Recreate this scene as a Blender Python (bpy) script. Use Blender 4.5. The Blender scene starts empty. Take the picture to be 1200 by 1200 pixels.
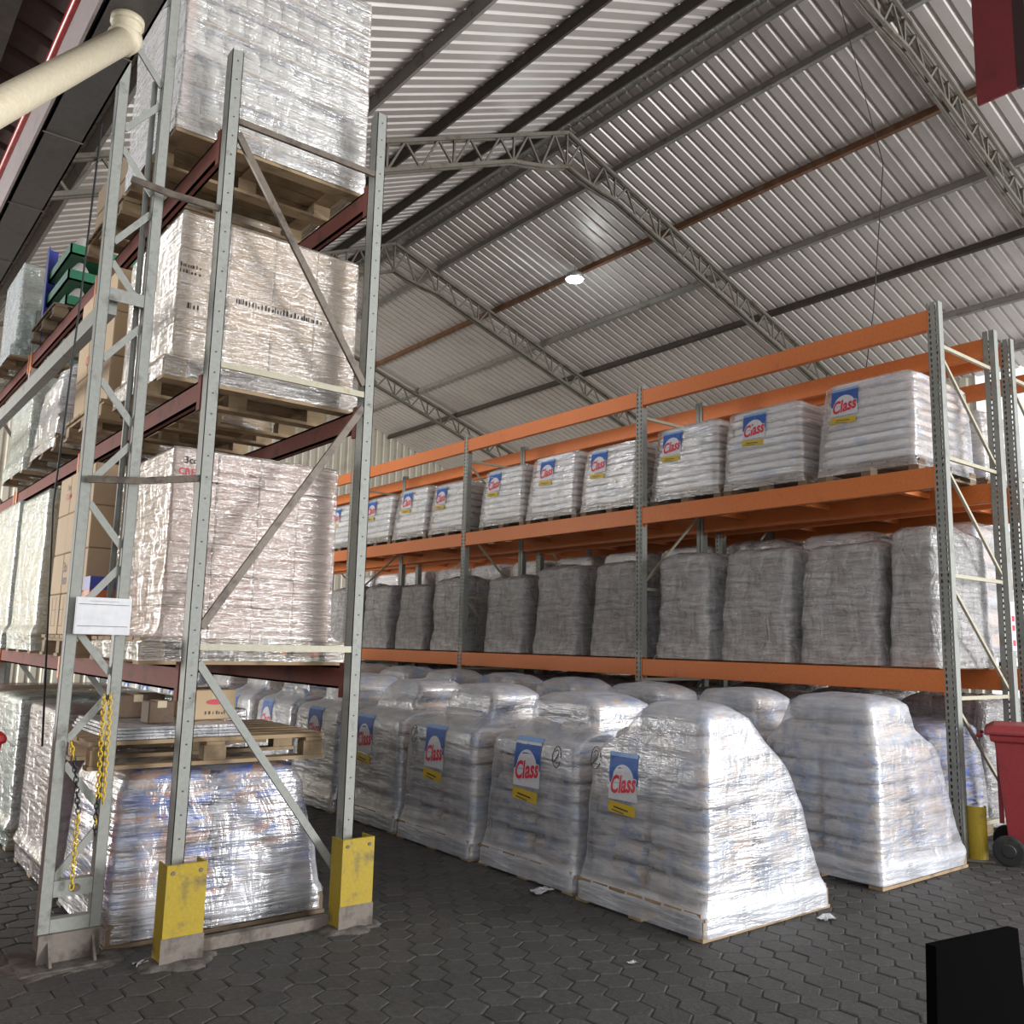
import bpy, bmesh, math, random
from mathutils import Vector, Matrix, noise
random.seed(7)
scn = bpy.context.scene
COL = scn.collection
PI = math.pi

# ------------------------------------------------------------------ materials
MAT = {}
def ramp(nt, src, stops, interp='LINEAR'):
    r = nt.nodes.new('ShaderNodeValToRGB'); r.color_ramp.interpolation = interp
    e = r.color_ramp.elements
    while len(e) < len(stops): e.new(0.5)
    for i, (p, c) in enumerate(stops):
        e[i].position = p
        e[i].color = (c[0], c[1], c[2], 1) if isinstance(c, (tuple, list)) else (c, c, c, 1)
    nt.links.new(src, r.inputs[0])
    return r.outputs[0]
def coord(nt, scale=(1, 1, 1), rot=(0, 0, 0), kind='Object'):
    t = nt.nodes.new('ShaderNodeTexCoord'); m = nt.nodes.new('ShaderNodeMapping')
    m.inputs['Scale'].default_value = scale; m.inputs['Rotation'].default_value = rot
    nt.links.new(t.outputs[kind], m.inputs[0])
    return m.outputs[0]
def nz(nt, vec, scale, detail=3, rough=0.55, dist=0.0):
    n = nt.nodes.new('ShaderNodeTexNoise')
    n.inputs['Scale'].default_value = scale; n.inputs['Detail'].default_value = detail
    n.inputs['Roughness'].default_value = rough; n.inputs['Distortion'].default_value = dist
    nt.links.new(vec, n.inputs['Vector'])
    return n.outputs['Fac']
def mixc(nt, fac, a, b, mode='MIX'):
    m = nt.nodes.new('ShaderNodeMix'); m.data_type = 'RGBA'; m.blend_type = mode
    for sock, v in ((m.inputs[0], fac), (m.inputs[6], a), (m.inputs[7], b)):
        if isinstance(v, (int, float)): sock.default_value = v
        elif isinstance(v, tuple): sock.default_value = (v[0], v[1], v[2], 1)
        else: nt.links.new(v, sock)
    return m.outputs[2]
def mth(nt, op, a, b=None, c=None):
    m = nt.nodes.new('ShaderNodeMath'); m.operation = op
    for i, v in enumerate((a, b, c)):
        if v is None: continue
        if isinstance(v, (int, float)): m.inputs[i].default_value = v
        else: nt.links.new(v, m.inputs[i])
    return m.outputs[0]
def bump(nt, h, strength=0.3, dist=0.02):
    b = nt.nodes.new('ShaderNodeBump'); b.inputs['Strength'].default_value = strength
    b.inputs['Distance'].default_value = dist
    nt.links.new(h, b.inputs['Height'])
    return b.outputs[0]
def newmat(name):
    m = bpy.data.materials.new(name); m.use_nodes = True
    nt = m.node_tree; p = nt.nodes['Principled BSDF']
    MAT[name] = m
    return m, nt, p
def setc(nt, p, c):
    if isinstance(c, tuple): p.inputs['Base Color'].default_value = (*c, 1)
    else: nt.links.new(c, p.inputs['Base Color'])
def paint(name, base, worn, rough=0.5, metal=0.0, scale=6, amount=0.62, fine=40, bmp=0.08):
    """painted or bare metal with patches of wear"""
    m, nt, p = newmat(name)
    v = coord(nt)
    f = ramp(nt, nz(nt, v, scale, 6, 0.65), [(amount - 0.06, 0.0), (amount + 0.08, 1.0)])
    g = nz(nt, v, fine, 2)
    c = mixc(nt, f, base, worn)
    c = mixc(nt, 0.25, c, ramp(nt, g, [(0.3, 0.45), (0.7, 1.0)]), 'MULTIPLY')
    setc(nt, p, c)
    p.inputs['Roughness'].default_value = rough; p.inputs['Metallic'].default_value = metal
    if bmp: nt.links.new(bump(nt, g, bmp, 0.004), p.inputs['Normal'])
    return m
paint('galvanised', (0.26, 0.265, 0.24), (0.16, 0.16, 0.14), 0.55, 0.15, 5, 0.6)
paint('grey_paint', (0.29, 0.295, 0.265), (0.15, 0.14, 0.12), 0.6, 0.0, 7, 0.63)
paint('truss_paint', (0.17, 0.155, 0.125), (0.10, 0.075, 0.05), 0.65, 0.0, 4, 0.6)
paint('brace_brown', (0.16, 0.13, 0.10), (0.08, 0.06, 0.05), 0.55, 0.2, 9, 0.55)
paint('orange_beam', (0.58, 0.155, 0.03), (0.36, 0.10, 0.035), 0.5, 0.0, 5, 0.68)
paint('red_oxide', (0.17, 0.04, 0.026), (0.08, 0.028, 0.022), 0.8, 0.0, 5, 0.6)
paint('brace_cream', (0.40, 0.37, 0.27), (0.30, 0.20, 0.10), 0.5, 0.1, 9, 0.66)
paint('guard_yellow', (0.40, 0.28, 0.016), (0.16, 0.12, 0.05), 0.65, 0.0, 7, 0.59, 60, 0.25)
paint('dirt_steel', (0.20, 0.17, 0.145), (0.10, 0.08, 0.065), 0.85, 0.0, 8, 0.55, 50, 0.3)
paint('concrete', (0.13, 0.115, 0.10), (0.07, 0.06, 0.052), 0.9, 0.0, 12, 0.5, 70, 0.7)
paint('rust_purlin', (0.17, 0.075, 0.035), (0.20, 0.13, 0.09), 0.8, 0.0, 5, 0.55)
paint('purlin_grey', (0.28, 0.265, 0.235), (0.15, 0.12, 0.09), 0.6, 0.0, 4, 0.62)
paint('purlin_dark_and_shaded', (0.06, 0.05, 0.04), (0.10, 0.07, 0.045), 0.65, 0.0, 4, 0.6)
paint('bin_red', (0.33, 0.035, 0.04), (0.24, 0.03, 0.035), 0.42, 0.0, 5, 0.6, 30, 0.03)
paint('bin_bright_red', (0.50, 0.015, 0.02), (0.38, 0.012, 0.02), 0.4, 0.0, 5, 0.6, 30, 0.03)
paint('banner_red', (0.20, 0.018, 0.024), (0.16, 0.016, 0.02), 0.6, 0.0, 2, 0.6, 20, 0.02)
paint('flange_dark', (0.035, 0.012, 0.013), (0.03, 0.012, 0.012), 0.7, 0.0, 3)
paint('pvc_cream', (0.66, 0.58, 0.42), (0.24, 0.20, 0.14), 0.5, 0.0, 16, 0.72, 60, 0.05)
paint('gutter_grey', (0.13, 0.12, 0.115), (0.09, 0.08, 0.075), 0.6, 0.2, 2, 0.6)
paint('fascia', (0.52, 0.45, 0.44), (0.40, 0.33, 0.32), 0.6, 0.1, 3, 0.6)
paint('red_line', (0.55, 0.03, 0.03), (0.30, 0.02, 0.02), 0.35, 0.0, 14, 0.58)
paint('rubber', (0.018, 0.018, 0.018), (0.05, 0.047, 0.042), 0.75, 0.0, 7, 0.6)
paint('black_board', (0.0012, 0.0012, 0.0014), (0.0014, 0.0014, 0.0016), 0.9, 0.0, 4, 0.6, 30, 0.02)
MAT['black_board'].node_tree.nodes['Principled BSDF'].inputs['Specular IOR Level'].default_value = 0.02
paint('cable_black', (0.02, 0.02, 0.02), (0.03, 0.03, 0.03), 0.6)
paint('chain_yellow', (0.72, 0.48, 0.03), (0.50, 0.32, 0.03), 0.45, 0.0, 14, 0.62)
paint('chain_black', (0.02, 0.02, 0.022), (0.04, 0.04, 0.04), 0.4)
paint('sign_white', (0.66, 0.66, 0.67), (0.60, 0.60, 0.62), 0.5, 0.0, 3, 0.7, 20, 0.0)
paint('ink', (0.03, 0.028, 0.03), (0.05, 0.045, 0.045), 0.6, bmp=0)
paint('ink_red', (0.52, 0.035, 0.05), (0.45, 0.05, 0.06), 0.6, bmp=0)
paint('print_red', (0.60, 0.03, 0.06), (0.54, 0.05, 0.08), 0.5, bmp=0)
paint('print_blue', (0.03, 0.10, 0.36), (0.05, 0.14, 0.42), 0.5, 0, 14, bmp=0)
paint('print_sky', (0.22, 0.36, 0.62), (0.30, 0.42, 0.65), 0.5, 0, 14, bmp=0)
paint('print_white', (0.62, 0.62, 0.65), (0.54, 0.55, 0.60), 0.5, bmp=0)
paint('print_yellow', (0.58, 0.40, 0.03), (0.44, 0.33, 0.08), 0.5, 0, 20, 0.6, bmp=0)
paint('crate_green', (0.03, 0.22, 0.11), (0.02, 0.16, 0.09), 0.45)
paint('crate_kraft', (0.52, 0.42, 0.27), (0.40, 0.32, 0.2), 0.7, 0, 12)
paint('post_blue', (0.04, 0.06, 0.36), (0.05, 0.08, 0.30), 0.5)
paint('print_orange', (0.55, 0.13, 0.035), (0.50, 0.12, 0.04), 0.55, bmp=0)
paint('cap_white', (0.52, 0.50, 0.45), (0.42, 0.40, 0.36), 0.5)
paint('lid_navy', (0.05, 0.06, 0.12), (0.10, 0.10, 0.16), 0.5, 0, 30, bmp=0)
paint('lamp_housing', (0.35, 0.36, 0.37), (0.3, 0.3, 0.3), 0.4, 0.5)
paint('box_brown', (0.13, 0.085, 0.055), (0.09, 0.06, 0.04), 0.8)
paint('bale_mauve', (0.30, 0.25, 0.26), (0.24, 0.2, 0.2), 0.4)

def wood(name, a, b):
    m, nt, p = newmat(name)
    v = coord(nt, (3, 3, 3)); vs = coord(nt, (1.2, 14, 30))
    g = nt.nodes.new('ShaderNodeNewGeometry')
    c = mixc(nt, nz(nt, vs, 4, 4, 0.6), a, b)
    c = mixc(nt, g.outputs['Random Per Island'], c, mixc(nt, 0.5, c, (0.16, 0.11, 0.06)))
    c = mixc(nt, ramp(nt, nz(nt, v, 2.5, 5), [(0.5, 0.0), (0.75, 0.75)]), c, (0.08, 0.06, 0.04))
    setc(nt, p, c); p.inputs['Roughness'].default_value = 0.8
    nt.links.new(bump(nt, nz(nt, vs, 6, 3), 0.3, 0.004), p.inputs['Normal'])
wood('pallet_wood', (0.46, 0.34, 0.20), (0.30, 0.20, 0.11))
wood('pallet_dark', (0.26, 0.18, 0.11), (0.14, 0.10, 0.065))

def carton(name, a, b):
    m, nt, p = newmat(name)
    v = coord(nt, (1, 1, 1))
    oi = nt.nodes.new('ShaderNodeObjectInfo')
    c = mixc(nt, nz(nt, v, 5, 4), a, b)
    c = mixc(nt, mth(nt, 'MULTIPLY', oi.outputs['Random'], 0.3), c, (0.42, 0.30, 0.22))
    setc(nt, p, c); p.inputs['Roughness'].default_value = 0.75
carton('carton', (0.50, 0.36, 0.21), (0.42, 0.30, 0.18))
carton('carton_pink', (0.58, 0.41, 0.33), (0.50, 0.35, 0.28))
carton('carton_dark', (0.17, 0.09, 0.09), (0.11, 0.06, 0.065))

def sackmat(name, base, side, prints, amt):
    """printed sack: pale film with printed blotches on its ends, tan packs showing at the long sides"""
    m, nt, p = newmat(name)
    tc = nt.nodes.new('ShaderNodeTexCoord'); oi = nt.nodes.new('ShaderNodeObjectInfo')
    sep = nt.nodes.new('ShaderNodeSeparateXYZ'); nt.links.new(tc.outputs['Generated'], sep.inputs[0])
    va = nt.nodes.new('ShaderNodeVectorMath'); va.operation = 'ADD'
    sc = nt.nodes.new('ShaderNodeVectorMath'); sc.operation = 'MULTIPLY'; sc.inputs[1].default_value = (3.0, 3.2, 1.3)
    nt.links.new(tc.outputs['Generated'], sc.inputs[0])
    nt.links.new(sc.outputs[0], va.inputs[0])
    mul = nt.nodes.new('ShaderNodeVectorMath'); mul.operation = 'SCALE'; mul.inputs['Scale'].default_value = 40
    cmb = nt.nodes.new('ShaderNodeCombineXYZ')
    for i in range(3): nt.links.new(oi.outputs['Random'], cmb.inputs[i])
    nt.links.new(cmb.outputs[0], mul.inputs[0]); nt.links.new(mul.outputs[0], va.inputs[1])
    vec = va.outputs[0]
    c = mixc(nt, nz(nt, vec, 3, 3), base, tuple(x * 0.8 for x in base))
    # packs seen through the long sides
    ax = mth(nt, 'ABSOLUTE', mth(nt, 'SUBTRACT', sep.outputs[1], 0.5))
    sidef = ramp(nt, mth(nt, 'ADD', ax, mth(nt, 'MULTIPLY', nz(nt, vec, 4), 0.12)), [(0.44, 0.0), (0.52, 0.85)])
    c = mixc(nt, sidef, c, mixc(nt, nz(nt, vec, 6), side, tuple(x * 0.6 for x in side)))
    for k, (col, lo) in enumerate(prints):
        o = nt.nodes.new('ShaderNodeVectorMath'); o.operation = 'ADD'; o.inputs[1].default_value = (k * 13.1, k * 7.7, k * 3.3)
        nt.links.new(vec, o.inputs[0])
        f = ramp(nt, nz(nt, o.outputs[0], 1.1, 2.5), [(lo, 0.0), (lo + 0.05, amt)])
        c = mixc(nt, f, c, col)
    setc(nt, p, c); p.inputs['Roughness'].default_value = 0.32
    p.inputs['Specular IOR Level'].default_value = 0.6
    nt.links.new(bump(nt, nz(nt, vec, 3.5, 4), 0.5, 0.02), p.inputs['Normal'])
sackmat('sack_floor', (0.50, 0.48, 0.48), (0.52, 0.40, 0.31), [((0.18, 0.25, 0.40), 0.52), ((0.50, 0.36, 0.30), 0.62)], 0.8)
sackmat('sack_rack', (0.80, 0.79, 0.80), (0.66, 0.52, 0.44), [((0.42, 0.50, 0.66), 0.57), ((0.72, 0.55, 0.28), 0.67)], 0.6)
sackmat('sack_colour', (0.50, 0.42, 0.38), (0.40, 0.17, 0.08), [((0.06, 0.13, 0.42), 0.47), ((0.55, 0.20, 0.06), 0.58), ((0.62, 0.42, 0.10), 0.66)], 0.9)
sackmat('sack_blue', (0.52, 0.54, 0.60), (0.30, 0.22, 0.16), [((0.07, 0.13, 0.42), 0.45), ((0.38, 0.25, 0.12), 0.62)], 0.9)

def film(name, tint, lo, hi, streak=(1.0, 1.0, 8), rot=(0.25, 0.2, 0.0), rough=0.2, gloss=0.16, bstr=0.6, patch=0.35, wr=(2.2, 2.2, 16), base=0.0):
    """stretch film: mostly see-through, whitish where it is taut or layered, with glossy creases"""
    m, nt, p = newmat(name)
    v1 = coord(nt, streak, rot); v2 = coord(nt, (5, 5, 2.2), (0.6, 0.5, 0.3)); v3 = coord(nt, (1.2, 1.2, 1.2)); v4 = coord(nt, wr, (rot[0] * 0.6, -rot[1] * 0.6, 0))
    s1 = nz(nt, v1, 2.6, 4, 0.6, 0.5)
    s2 = nz(nt, v2, 1.6, 4, 0.6, 0.9)
    s3 = nz(nt, v3, 1.3, 3)
    s4 = nz(nt, v4, 2.5, 3, 0.6, 0.3)
    h = mth(nt, 'ADD', mth(nt, 'ADD', mth(nt, 'MULTIPLY', s1, 1.0), mth(nt, 'MULTIPLY', s2, 0.7)), mth(nt, 'MULTIPLY', s4, 0.55))
    f = mth(nt, 'ADD', mth(nt, 'MULTIPLY', ramp(nt, s1, [(0.42, 0.0), (0.62, 1.0)]), 0.34),
            mth(nt, 'ADD', mth(nt, 'MULTIPLY', ramp(nt, s2, [(0.48, 0.0), (0.64, 1.0)]), 0.2),
                mth(nt, 'ADD', mth(nt, 'MULTIPLY', ramp(nt, s3, [(0.42, 0.0), (0.60, 1.0)]), patch), mth(nt, 'MULTIPLY', ramp(nt, s4, [(0.5, 0.0), (0.62, 1.0)]), 0.2))))
    lw = nt.nodes.new('ShaderNodeLayerWeight'); lw.inputs['Blend'].default_value = 0.25
    f = mth(nt, 'ADD', mth(nt, 'MULTIPLY', f, hi - lo), mth(nt, 'ADD', lo, mth(nt, 'MULTIPLY', lw.outputs['Facing'], 0.18)))
    if base:                                             # extra turns of film round the pallet itself
        tc = nt.nodes.new('ShaderNodeTexCoord'); sp_ = nt.nodes.new('ShaderNodeSeparateXYZ'); nt.links.new(tc.outputs['Object'], sp_.inputs[0])
        zz = mth(nt, 'ADD', sp_.outputs[2], mth(nt, 'MULTIPLY', s3, 0.12))
        f = mth(nt, 'ADD', f, mth(nt, 'MULTIPLY', ramp(nt, zz, [(0.02, 0.0), (0.08, 1.0), (0.19, 1.0), (0.27, 0.0)]), base))
    f = mth(nt, 'MINIMUM', f, 0.97)
    setc(nt, p, tint); p.inputs['Roughness'].default_value = rough + 0.12
    p.inputs['Specular IOR Level'].default_value = 0.5
    bn = bump(nt, h, bstr, 0.03)
    nt.links.new(bn, p.inputs['Normal'])
    tr = nt.nodes.new('ShaderNodeBsdfTransparent'); tr.inputs[0].default_value = (0.97, 0.97, 0.97, 1)
    mx = nt.nodes.new('ShaderNodeMixShader')
    nt.links.new(f, mx.inputs[0]); nt.links.new(tr.outputs[0], mx.inputs[1]); nt.links.new(p.outputs[0], mx.inputs[2])
    gl = nt.nodes.new('ShaderNodeBsdfGlossy'); gl.inputs['Roughness'].default_value = rough; gl.inputs['Color'].default_value = (1, 1, 1, 1)
    nt.links.new(bn, gl.inputs['Normal'])
    g2 = nt.nodes.new('ShaderNodeMixShader')
    nt.links.new(mth(nt, 'MINIMUM', mth(nt, 'ADD', gloss, mth(nt, 'MULTIPLY', lw.outputs['Facing'], 0.3)), 0.8), g2.inputs[0])
    nt.links.new(mx.outputs[0], g2.inputs[1]); nt.links.new(gl.outputs[0], g2.inputs[2])
    nt.links.new(g2.outputs[0], nt.nodes['Material Output'].inputs[0])
film('film_floor', (0.66, 0.68, 0.74), 0.05, 0.60, (0.7, 0.7, 5.5), (0.55, 0.5, 0.0), 0.28, 0.09, 0.38, patch=0.28, base=0.32)
film('film_rack', (0.82, 0.82, 0.84), 0.03, 0.42, (1.0, 1.0, 8), (0.3, 0.25, 0), 0.2, 0.10, 0.5)
film('film_carton', (0.84, 0.80, 0.72), 0.0, 0.34, (0.9, 0.9, 15), (0.03, 0.03, 0), 0.17, 0.26, 0.8, 0.3, (1.6, 1.6, 24))
film('film_top', (0.80, 0.78, 0.74), 0.16, 0.72, (0.9, 0.9, 8), (0.12, 0.1, 0), 0.18, 0.16, 0.7)
film('film_heavy', (0.86, 0.87, 0.92), 0.0, 0.55, (0.6, 0.6, 7), (-0.16, -0.12, 0), 0.22, 0.16, 0.5, 0.7, (1.2, 1.2, 14))
film('film_dark', (0.42, 0.36, 0.38), 0.1, 0.5, (1.2, 1.2, 9), (0.1, 0.1, 0), 0.2)
film('film_aqua', (0.40, 0.54, 0.49), 0.25, 0.75, (2, 2, 4), (0.5, 0.3, 0), 0.18, 0.2)
def opaque_film(name, a, b, rough=0.28):
    m, nt, p = newmat(name)
    v1 = coord(nt, (1.2, 1.2, 9), (0.1, 0.08, 0)); v2 = coord(nt, (4, 4, 1.6), (0.5, 0.6, 0.2))
    oi = nt.nodes.new('ShaderNodeObjectInfo')
    s1 = nz(nt, v1, 3, 5, 0.65, 0.5); s2 = nz(nt, v2, 2.0, 4, 0.6, 1.0)
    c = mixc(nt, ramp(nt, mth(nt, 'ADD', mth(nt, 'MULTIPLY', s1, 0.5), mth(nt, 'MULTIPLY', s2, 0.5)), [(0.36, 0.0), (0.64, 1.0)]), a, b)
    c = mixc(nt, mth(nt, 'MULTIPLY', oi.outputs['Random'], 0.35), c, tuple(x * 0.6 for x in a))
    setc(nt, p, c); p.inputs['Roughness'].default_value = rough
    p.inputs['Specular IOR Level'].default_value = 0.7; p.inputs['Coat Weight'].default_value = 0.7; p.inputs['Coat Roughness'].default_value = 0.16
    s4 = nz(nt, coord(nt, (3, 3, 10), (0.7, 0.6, 0.2)), 3, 3, 0.6, 0.6)
    bn = bump(nt, mth(nt, 'ADD', s2, mth(nt, 'MULTIPLY', s4, 0.6)), 0.8, 0.05); nt.links.new(bn, p.inputs['Coat Normal'])
    nt.links.new(bump(nt, mth(nt, 'ADD', s1, s2), 1.0, 0.05), p.inputs['Normal'])
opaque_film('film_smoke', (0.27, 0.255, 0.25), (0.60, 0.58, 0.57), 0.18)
opaque_film('film_clear_bundle', (0.46, 0.46, 0.48), (0.70, 0.70, 0.72))

def roofmat():
    m, nt, p = newmat('roof_sheet')
    v = coord(nt, (0.5, 3, 0.5)); v2 = coord(nt, (1, 1, 1))
    c = mixc(nt, nz(nt, v, 2.2, 4), (0.50, 0.455, 0.42), (0.60, 0.555, 0.52))
    c = mixc(nt, ramp(nt, nz(nt, v2, 0.7, 5), [(0.5, 0.0), (0.8, 0.5)]), c, (0.33, 0.27, 0.23))
    setc(nt, p, c); p.inputs['Metallic'].default_value = 0.25; p.inputs['Roughness'].default_value = 0.42
roofmat()
paint('roof_brown', (0.10, 0.055, 0.045), (0.07, 0.04, 0.035), 0.6, 0.1, 2, 0.6)
paint('wall_sheet', (0.62, 0.58, 0.48), (0.50, 0.46, 0.38), 0.5, 0.2, 1.5, 0.6)
m, nt, p = newmat('ridge_foil')
v = coord(nt, (1, 3, 1)); s = nz(nt, v, 7, 4, 0.6, 1.2)
setc(nt, p, mixc(nt, s, (0.55, 0.55, 0.54), (0.9, 0.9, 0.88)))
p.inputs['Metallic'].default_value = 0.7; p.inputs['Roughness'].default_value = 0.28
nt.links.new(bump(nt, s, 1.0, 0.05), p.inputs['Normal'])
def floormat():
    m, nt, p = newmat('paver')
    v = coord(nt); g = nt.nodes.new('ShaderNodeNewGeometry')
    c = mixc(nt, g.outputs['Random Per Island'], (0.058, 0.055, 0.052), (0.085, 0.081, 0.075))
    c = mixc(nt, 0.7, c, ramp(nt, nz(nt, v, 26, 5, 0.7), [(0.3, 0.35), (0.7, 1.0)]), 'MULTIPLY')
    dirt = ramp(nt, nz(nt, v, 1.1, 6, 0.62), [(0.46, 0.0), (0.66, 0.75)])
    c = mixc(nt, dirt, c, mixc(nt, nz(nt, v, 60, 2), (0.035, 0.033, 0.031), (0.085, 0.08, 0.073)))
    c = mixc(nt, ramp(nt, nz(nt, v, 120, 1), [(0.68, 0.0), (0.74, 0.5)]), c, (0.25, 0.24, 0.22))
    setc(nt, p, c); p.inputs['Roughness'].default_value = 0.72
    nt.links.new(bump(nt, nz(nt, v, 45, 4, 0.7), 0.55, 0.008), p.inputs['Normal'])
    m, nt, p = newmat('joint_dirt')
    v = coord(nt)
    setc(nt, p, mixc(nt, nz(nt, v, 30, 4), (0.018, 0.016, 0.015), (0.06, 0.05, 0.043)))
    p.inputs['Roughness'].default_value = 0.95
    nt.links.new(bump(nt, nz(nt, v, 60, 4, 0.7), 0.8, 0.01), p.inputs['Normal'])
floormat()
m, nt, p = newmat('lamp_glow')
p.inputs['Emission Color'].default_value = (0.85, 0.95, 1, 1); p.inputs['Emission Strength'].default_value = 60

# ------------------------------------------------------------------ mesh helpers
class MB:
    def __init__(s): s.v = []; s.f = []; s.m = []
    def add(s, vs, fs, mi=0):
        b = len(s.v); s.v += [tuple(x) for x in vs]
        for f in fs: s.f.append([b + i for i in f]); s.m.append(mi)
    def box(s, lo, hi, mi=0):
        (a, b, c), (d, e, f) = lo, hi
        s.add([(a, b, c), (d, b, c), (d, e, c), (a, e, c), (a, b, f), (d, b, f), (d, e, f), (a, e, f)],
              [(3, 2, 1, 0), (4, 5, 6, 7), (0, 1, 5, 4), (1, 2, 6, 5), (2, 3, 7, 6), (3, 0, 4, 7)], mi)
    def bar(s, p, q, w, h, mi=0, up=(0, 0, 1)):
        p = Vector(p); q = Vector(q); d = (q - p).normalized(); u = Vector(up)
        if abs(d.dot(u)) > 0.98: u = Vector((0, 1, 0))
        a = d.cross(u).normalized() * (w / 2); b = a.cross(d).normalized() * (h / 2)
        vs = [p - a - b, p + a - b, p + a + b, p - a + b, q - a - b, q + a - b, q + a + b, q - a + b]
        s.add(vs, [(0, 1, 2, 3), (7, 6, 5, 4), (4, 5, 1, 0), (5, 6, 2, 1), (6, 7, 3, 2), (7, 4, 0, 3)], mi)
    def tube(s, pts, r, n=10, mi=0, cap=True):
        pts = [Vector(p) for p in pts]; rings = []
        for i, p in enumerate(pts):
            d = (pts[min(i + 1, len(pts) - 1)] - pts[max(i - 1, 0)]).normalized()
            u = Vector((0, 0, 1)) if abs(d.z) < 0.9 else Vector((0, 1, 0))
            a = d.cross(u).normalized(); b = a.cross(d).normalized()
            rr = r[i] if isinstance(r, (list, tuple)) else r
            rings.append([p + (a * math.cos(2 * PI * k / n) + b * math.sin(2 * PI * k / n)) * rr for k in range(n)])
        vs = [x for rg in rings for x in rg]; fs = []
        for i in range(len(pts) - 1):
            for k in range(n):
                fs.append((i * n + k, i * n + (k + 1) % n, (i + 1) * n + (k + 1) % n, (i + 1) * n + k))
        if cap: fs += [tuple(range(n))[::-1], tuple(range((len(pts) - 1) * n, len(pts) * n))]
        s.add(vs, fs, mi)
    def mesh(s, name, mats, smooth=False):
        me = bpy.data.meshes.new(name); me.from_pydata(s.v, [], s.f)
        for mt in mats: me.materials.append(MAT[mt])
        if len(mats) > 1: me.polygons.foreach_set('material_index', s.m)
        if smooth: me.polygons.foreach_set('use_smooth', [True] * len(s.f))
        bm = bmesh.new(); bm.from_mesh(me); bmesh.ops.recalc_face_normals(bm, faces=bm.faces); bm.to_mesh(me); bm.free()
        me.update()
        return me
    def build(s, name, mats, parent=None, loc=(0, 0, 0), smooth=False, bevel=0):
        if isinstance(mats, str): mats = [mats]
        return put(name, s.mesh(name, mats, smooth), parent, loc, bevel=bevel)
def put(name, me, parent=None, loc=(0, 0, 0), rz=0, scale=(1, 1, 1), bevel=0):
    o = bpy.data.objects.new(name, me); COL.objects.link(o)
    o.location = loc; o.rotation_euler = (0, 0, rz); o.scale = scale; o.parent = parent
    if bevel:
        b = o.modifiers.new('edge', 'BEVEL'); b.width = bevel; b.segments = 2; b.limit_method = 'ANGLE'
    return o
def tag(o, label=None, cat=None, group=None, kind=None):
    for k, v in (('label', label), ('category', cat), ('group', group), ('kind', kind)):
        if v: o[k] = v
    return o
def thing(name, label, cat, loc=(0, 0, 0), rz=0, group=None):
    o = bpy.data.objects.new(name, None); COL.objects.link(o); o.empty_display_size = 0.1
    o.location = loc; o.rotation_euler = (0, 0, rz)
    return tag(o, label, cat, group)
ORD = 'first second third fourth fifth sixth seventh eighth ninth tenth eleventh twelfth thirteenth fourteenth fifteenth sixteenth'.split()

_txt = {}
def text_geo(body, bold=0.0, shear=0.0):
    """flat lettering as (verts, faces), 1 unit high, centred"""
    key = (body, bold, shear)
    if key not in _txt:
        cu = bpy.data.curves.new('lettering', 'FONT'); cu.body = body; cu.size = 1; cu.offset = bold; cu.shear = shear
        cu.align_x = 'CENTER'; cu.align_y = 'CENTER'; cu.resolution_u = 3
        ob = bpy.data.objects.new('lettering', cu); COL.objects.link(ob)
        dg = bpy.context.evaluated_depsgraph_get()
        me = bpy.data.meshes.new_from_object(ob.evaluated_get(dg))
        _txt[key] = ([tuple(v.co) for v in me.vertices], [tuple(p.vertices) for p in me.polygons])
        bpy.data.objects.remove(ob); bpy.data.curves.remove(cu); bpy.data.meshes.remove(me)
    return _txt[key]

# ------------------------------------------------------------------ setting
RX, RZ, SL, SR = 8.75, 9.86, 0.44, 0.333          # ridge position, slopes
def roofz(x): return RZ - (SL * (RX - x) if x < RX else SR * (x - RX))
XL, XR, YN, YF = 1.0, 17.5, -2.0, 24.5
def corrugated(x0, x1, zf, y0, y1, pitch=0.21, h=0.036):
    prof = []
    n = int((y1 - y0) / pitch)
    for i in range(n):
        y = y0 + i * pitch
        prof += [(y, 0), (y + pitch * 0.66, 0), (y + pitch * 0.76, h), (y + pitch * 0.90, h)]
    prof.append((y0 + n * pitch, 0))
    mb = MB(); k = len(prof); vs = []
    for x in (x0, x1):
        for (y, dz) in prof: vs.append((x, y, zf(x) + dz))
    mb.add(vs, [(i, i + 1, k + i + 1, k + i) for i in range(k - 1)])
    return mb
mb = corrugated(XL, RX - 0.12, roofz, YN, YF); b2 = corrugated(RX + 0.12, XR, roofz, YN, YF)
mb.add(b2.v, b2.f)
tag(mb.build('ceiling', 'roof_sheet'), kind='structure')
mb = MB()
mb.add([(RX - 0.45, YN, roofz(RX - 0.45) + 0.05), (RX, YN, RZ + 0.06), (RX + 0.45, YN, roofz(RX + 0.45) + 0.05),
        (RX - 0.45, YF, roofz(RX - 0.45) + 0.05), (RX, YF, RZ + 0.06), (RX + 0.45, YF, roofz(RX + 0.45) + 0.05)], [(0, 1, 4, 3), (1, 2, 5, 4)])
tag(mb.build('trim_1', 'ridge_foil'), kind='structure')
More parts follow.
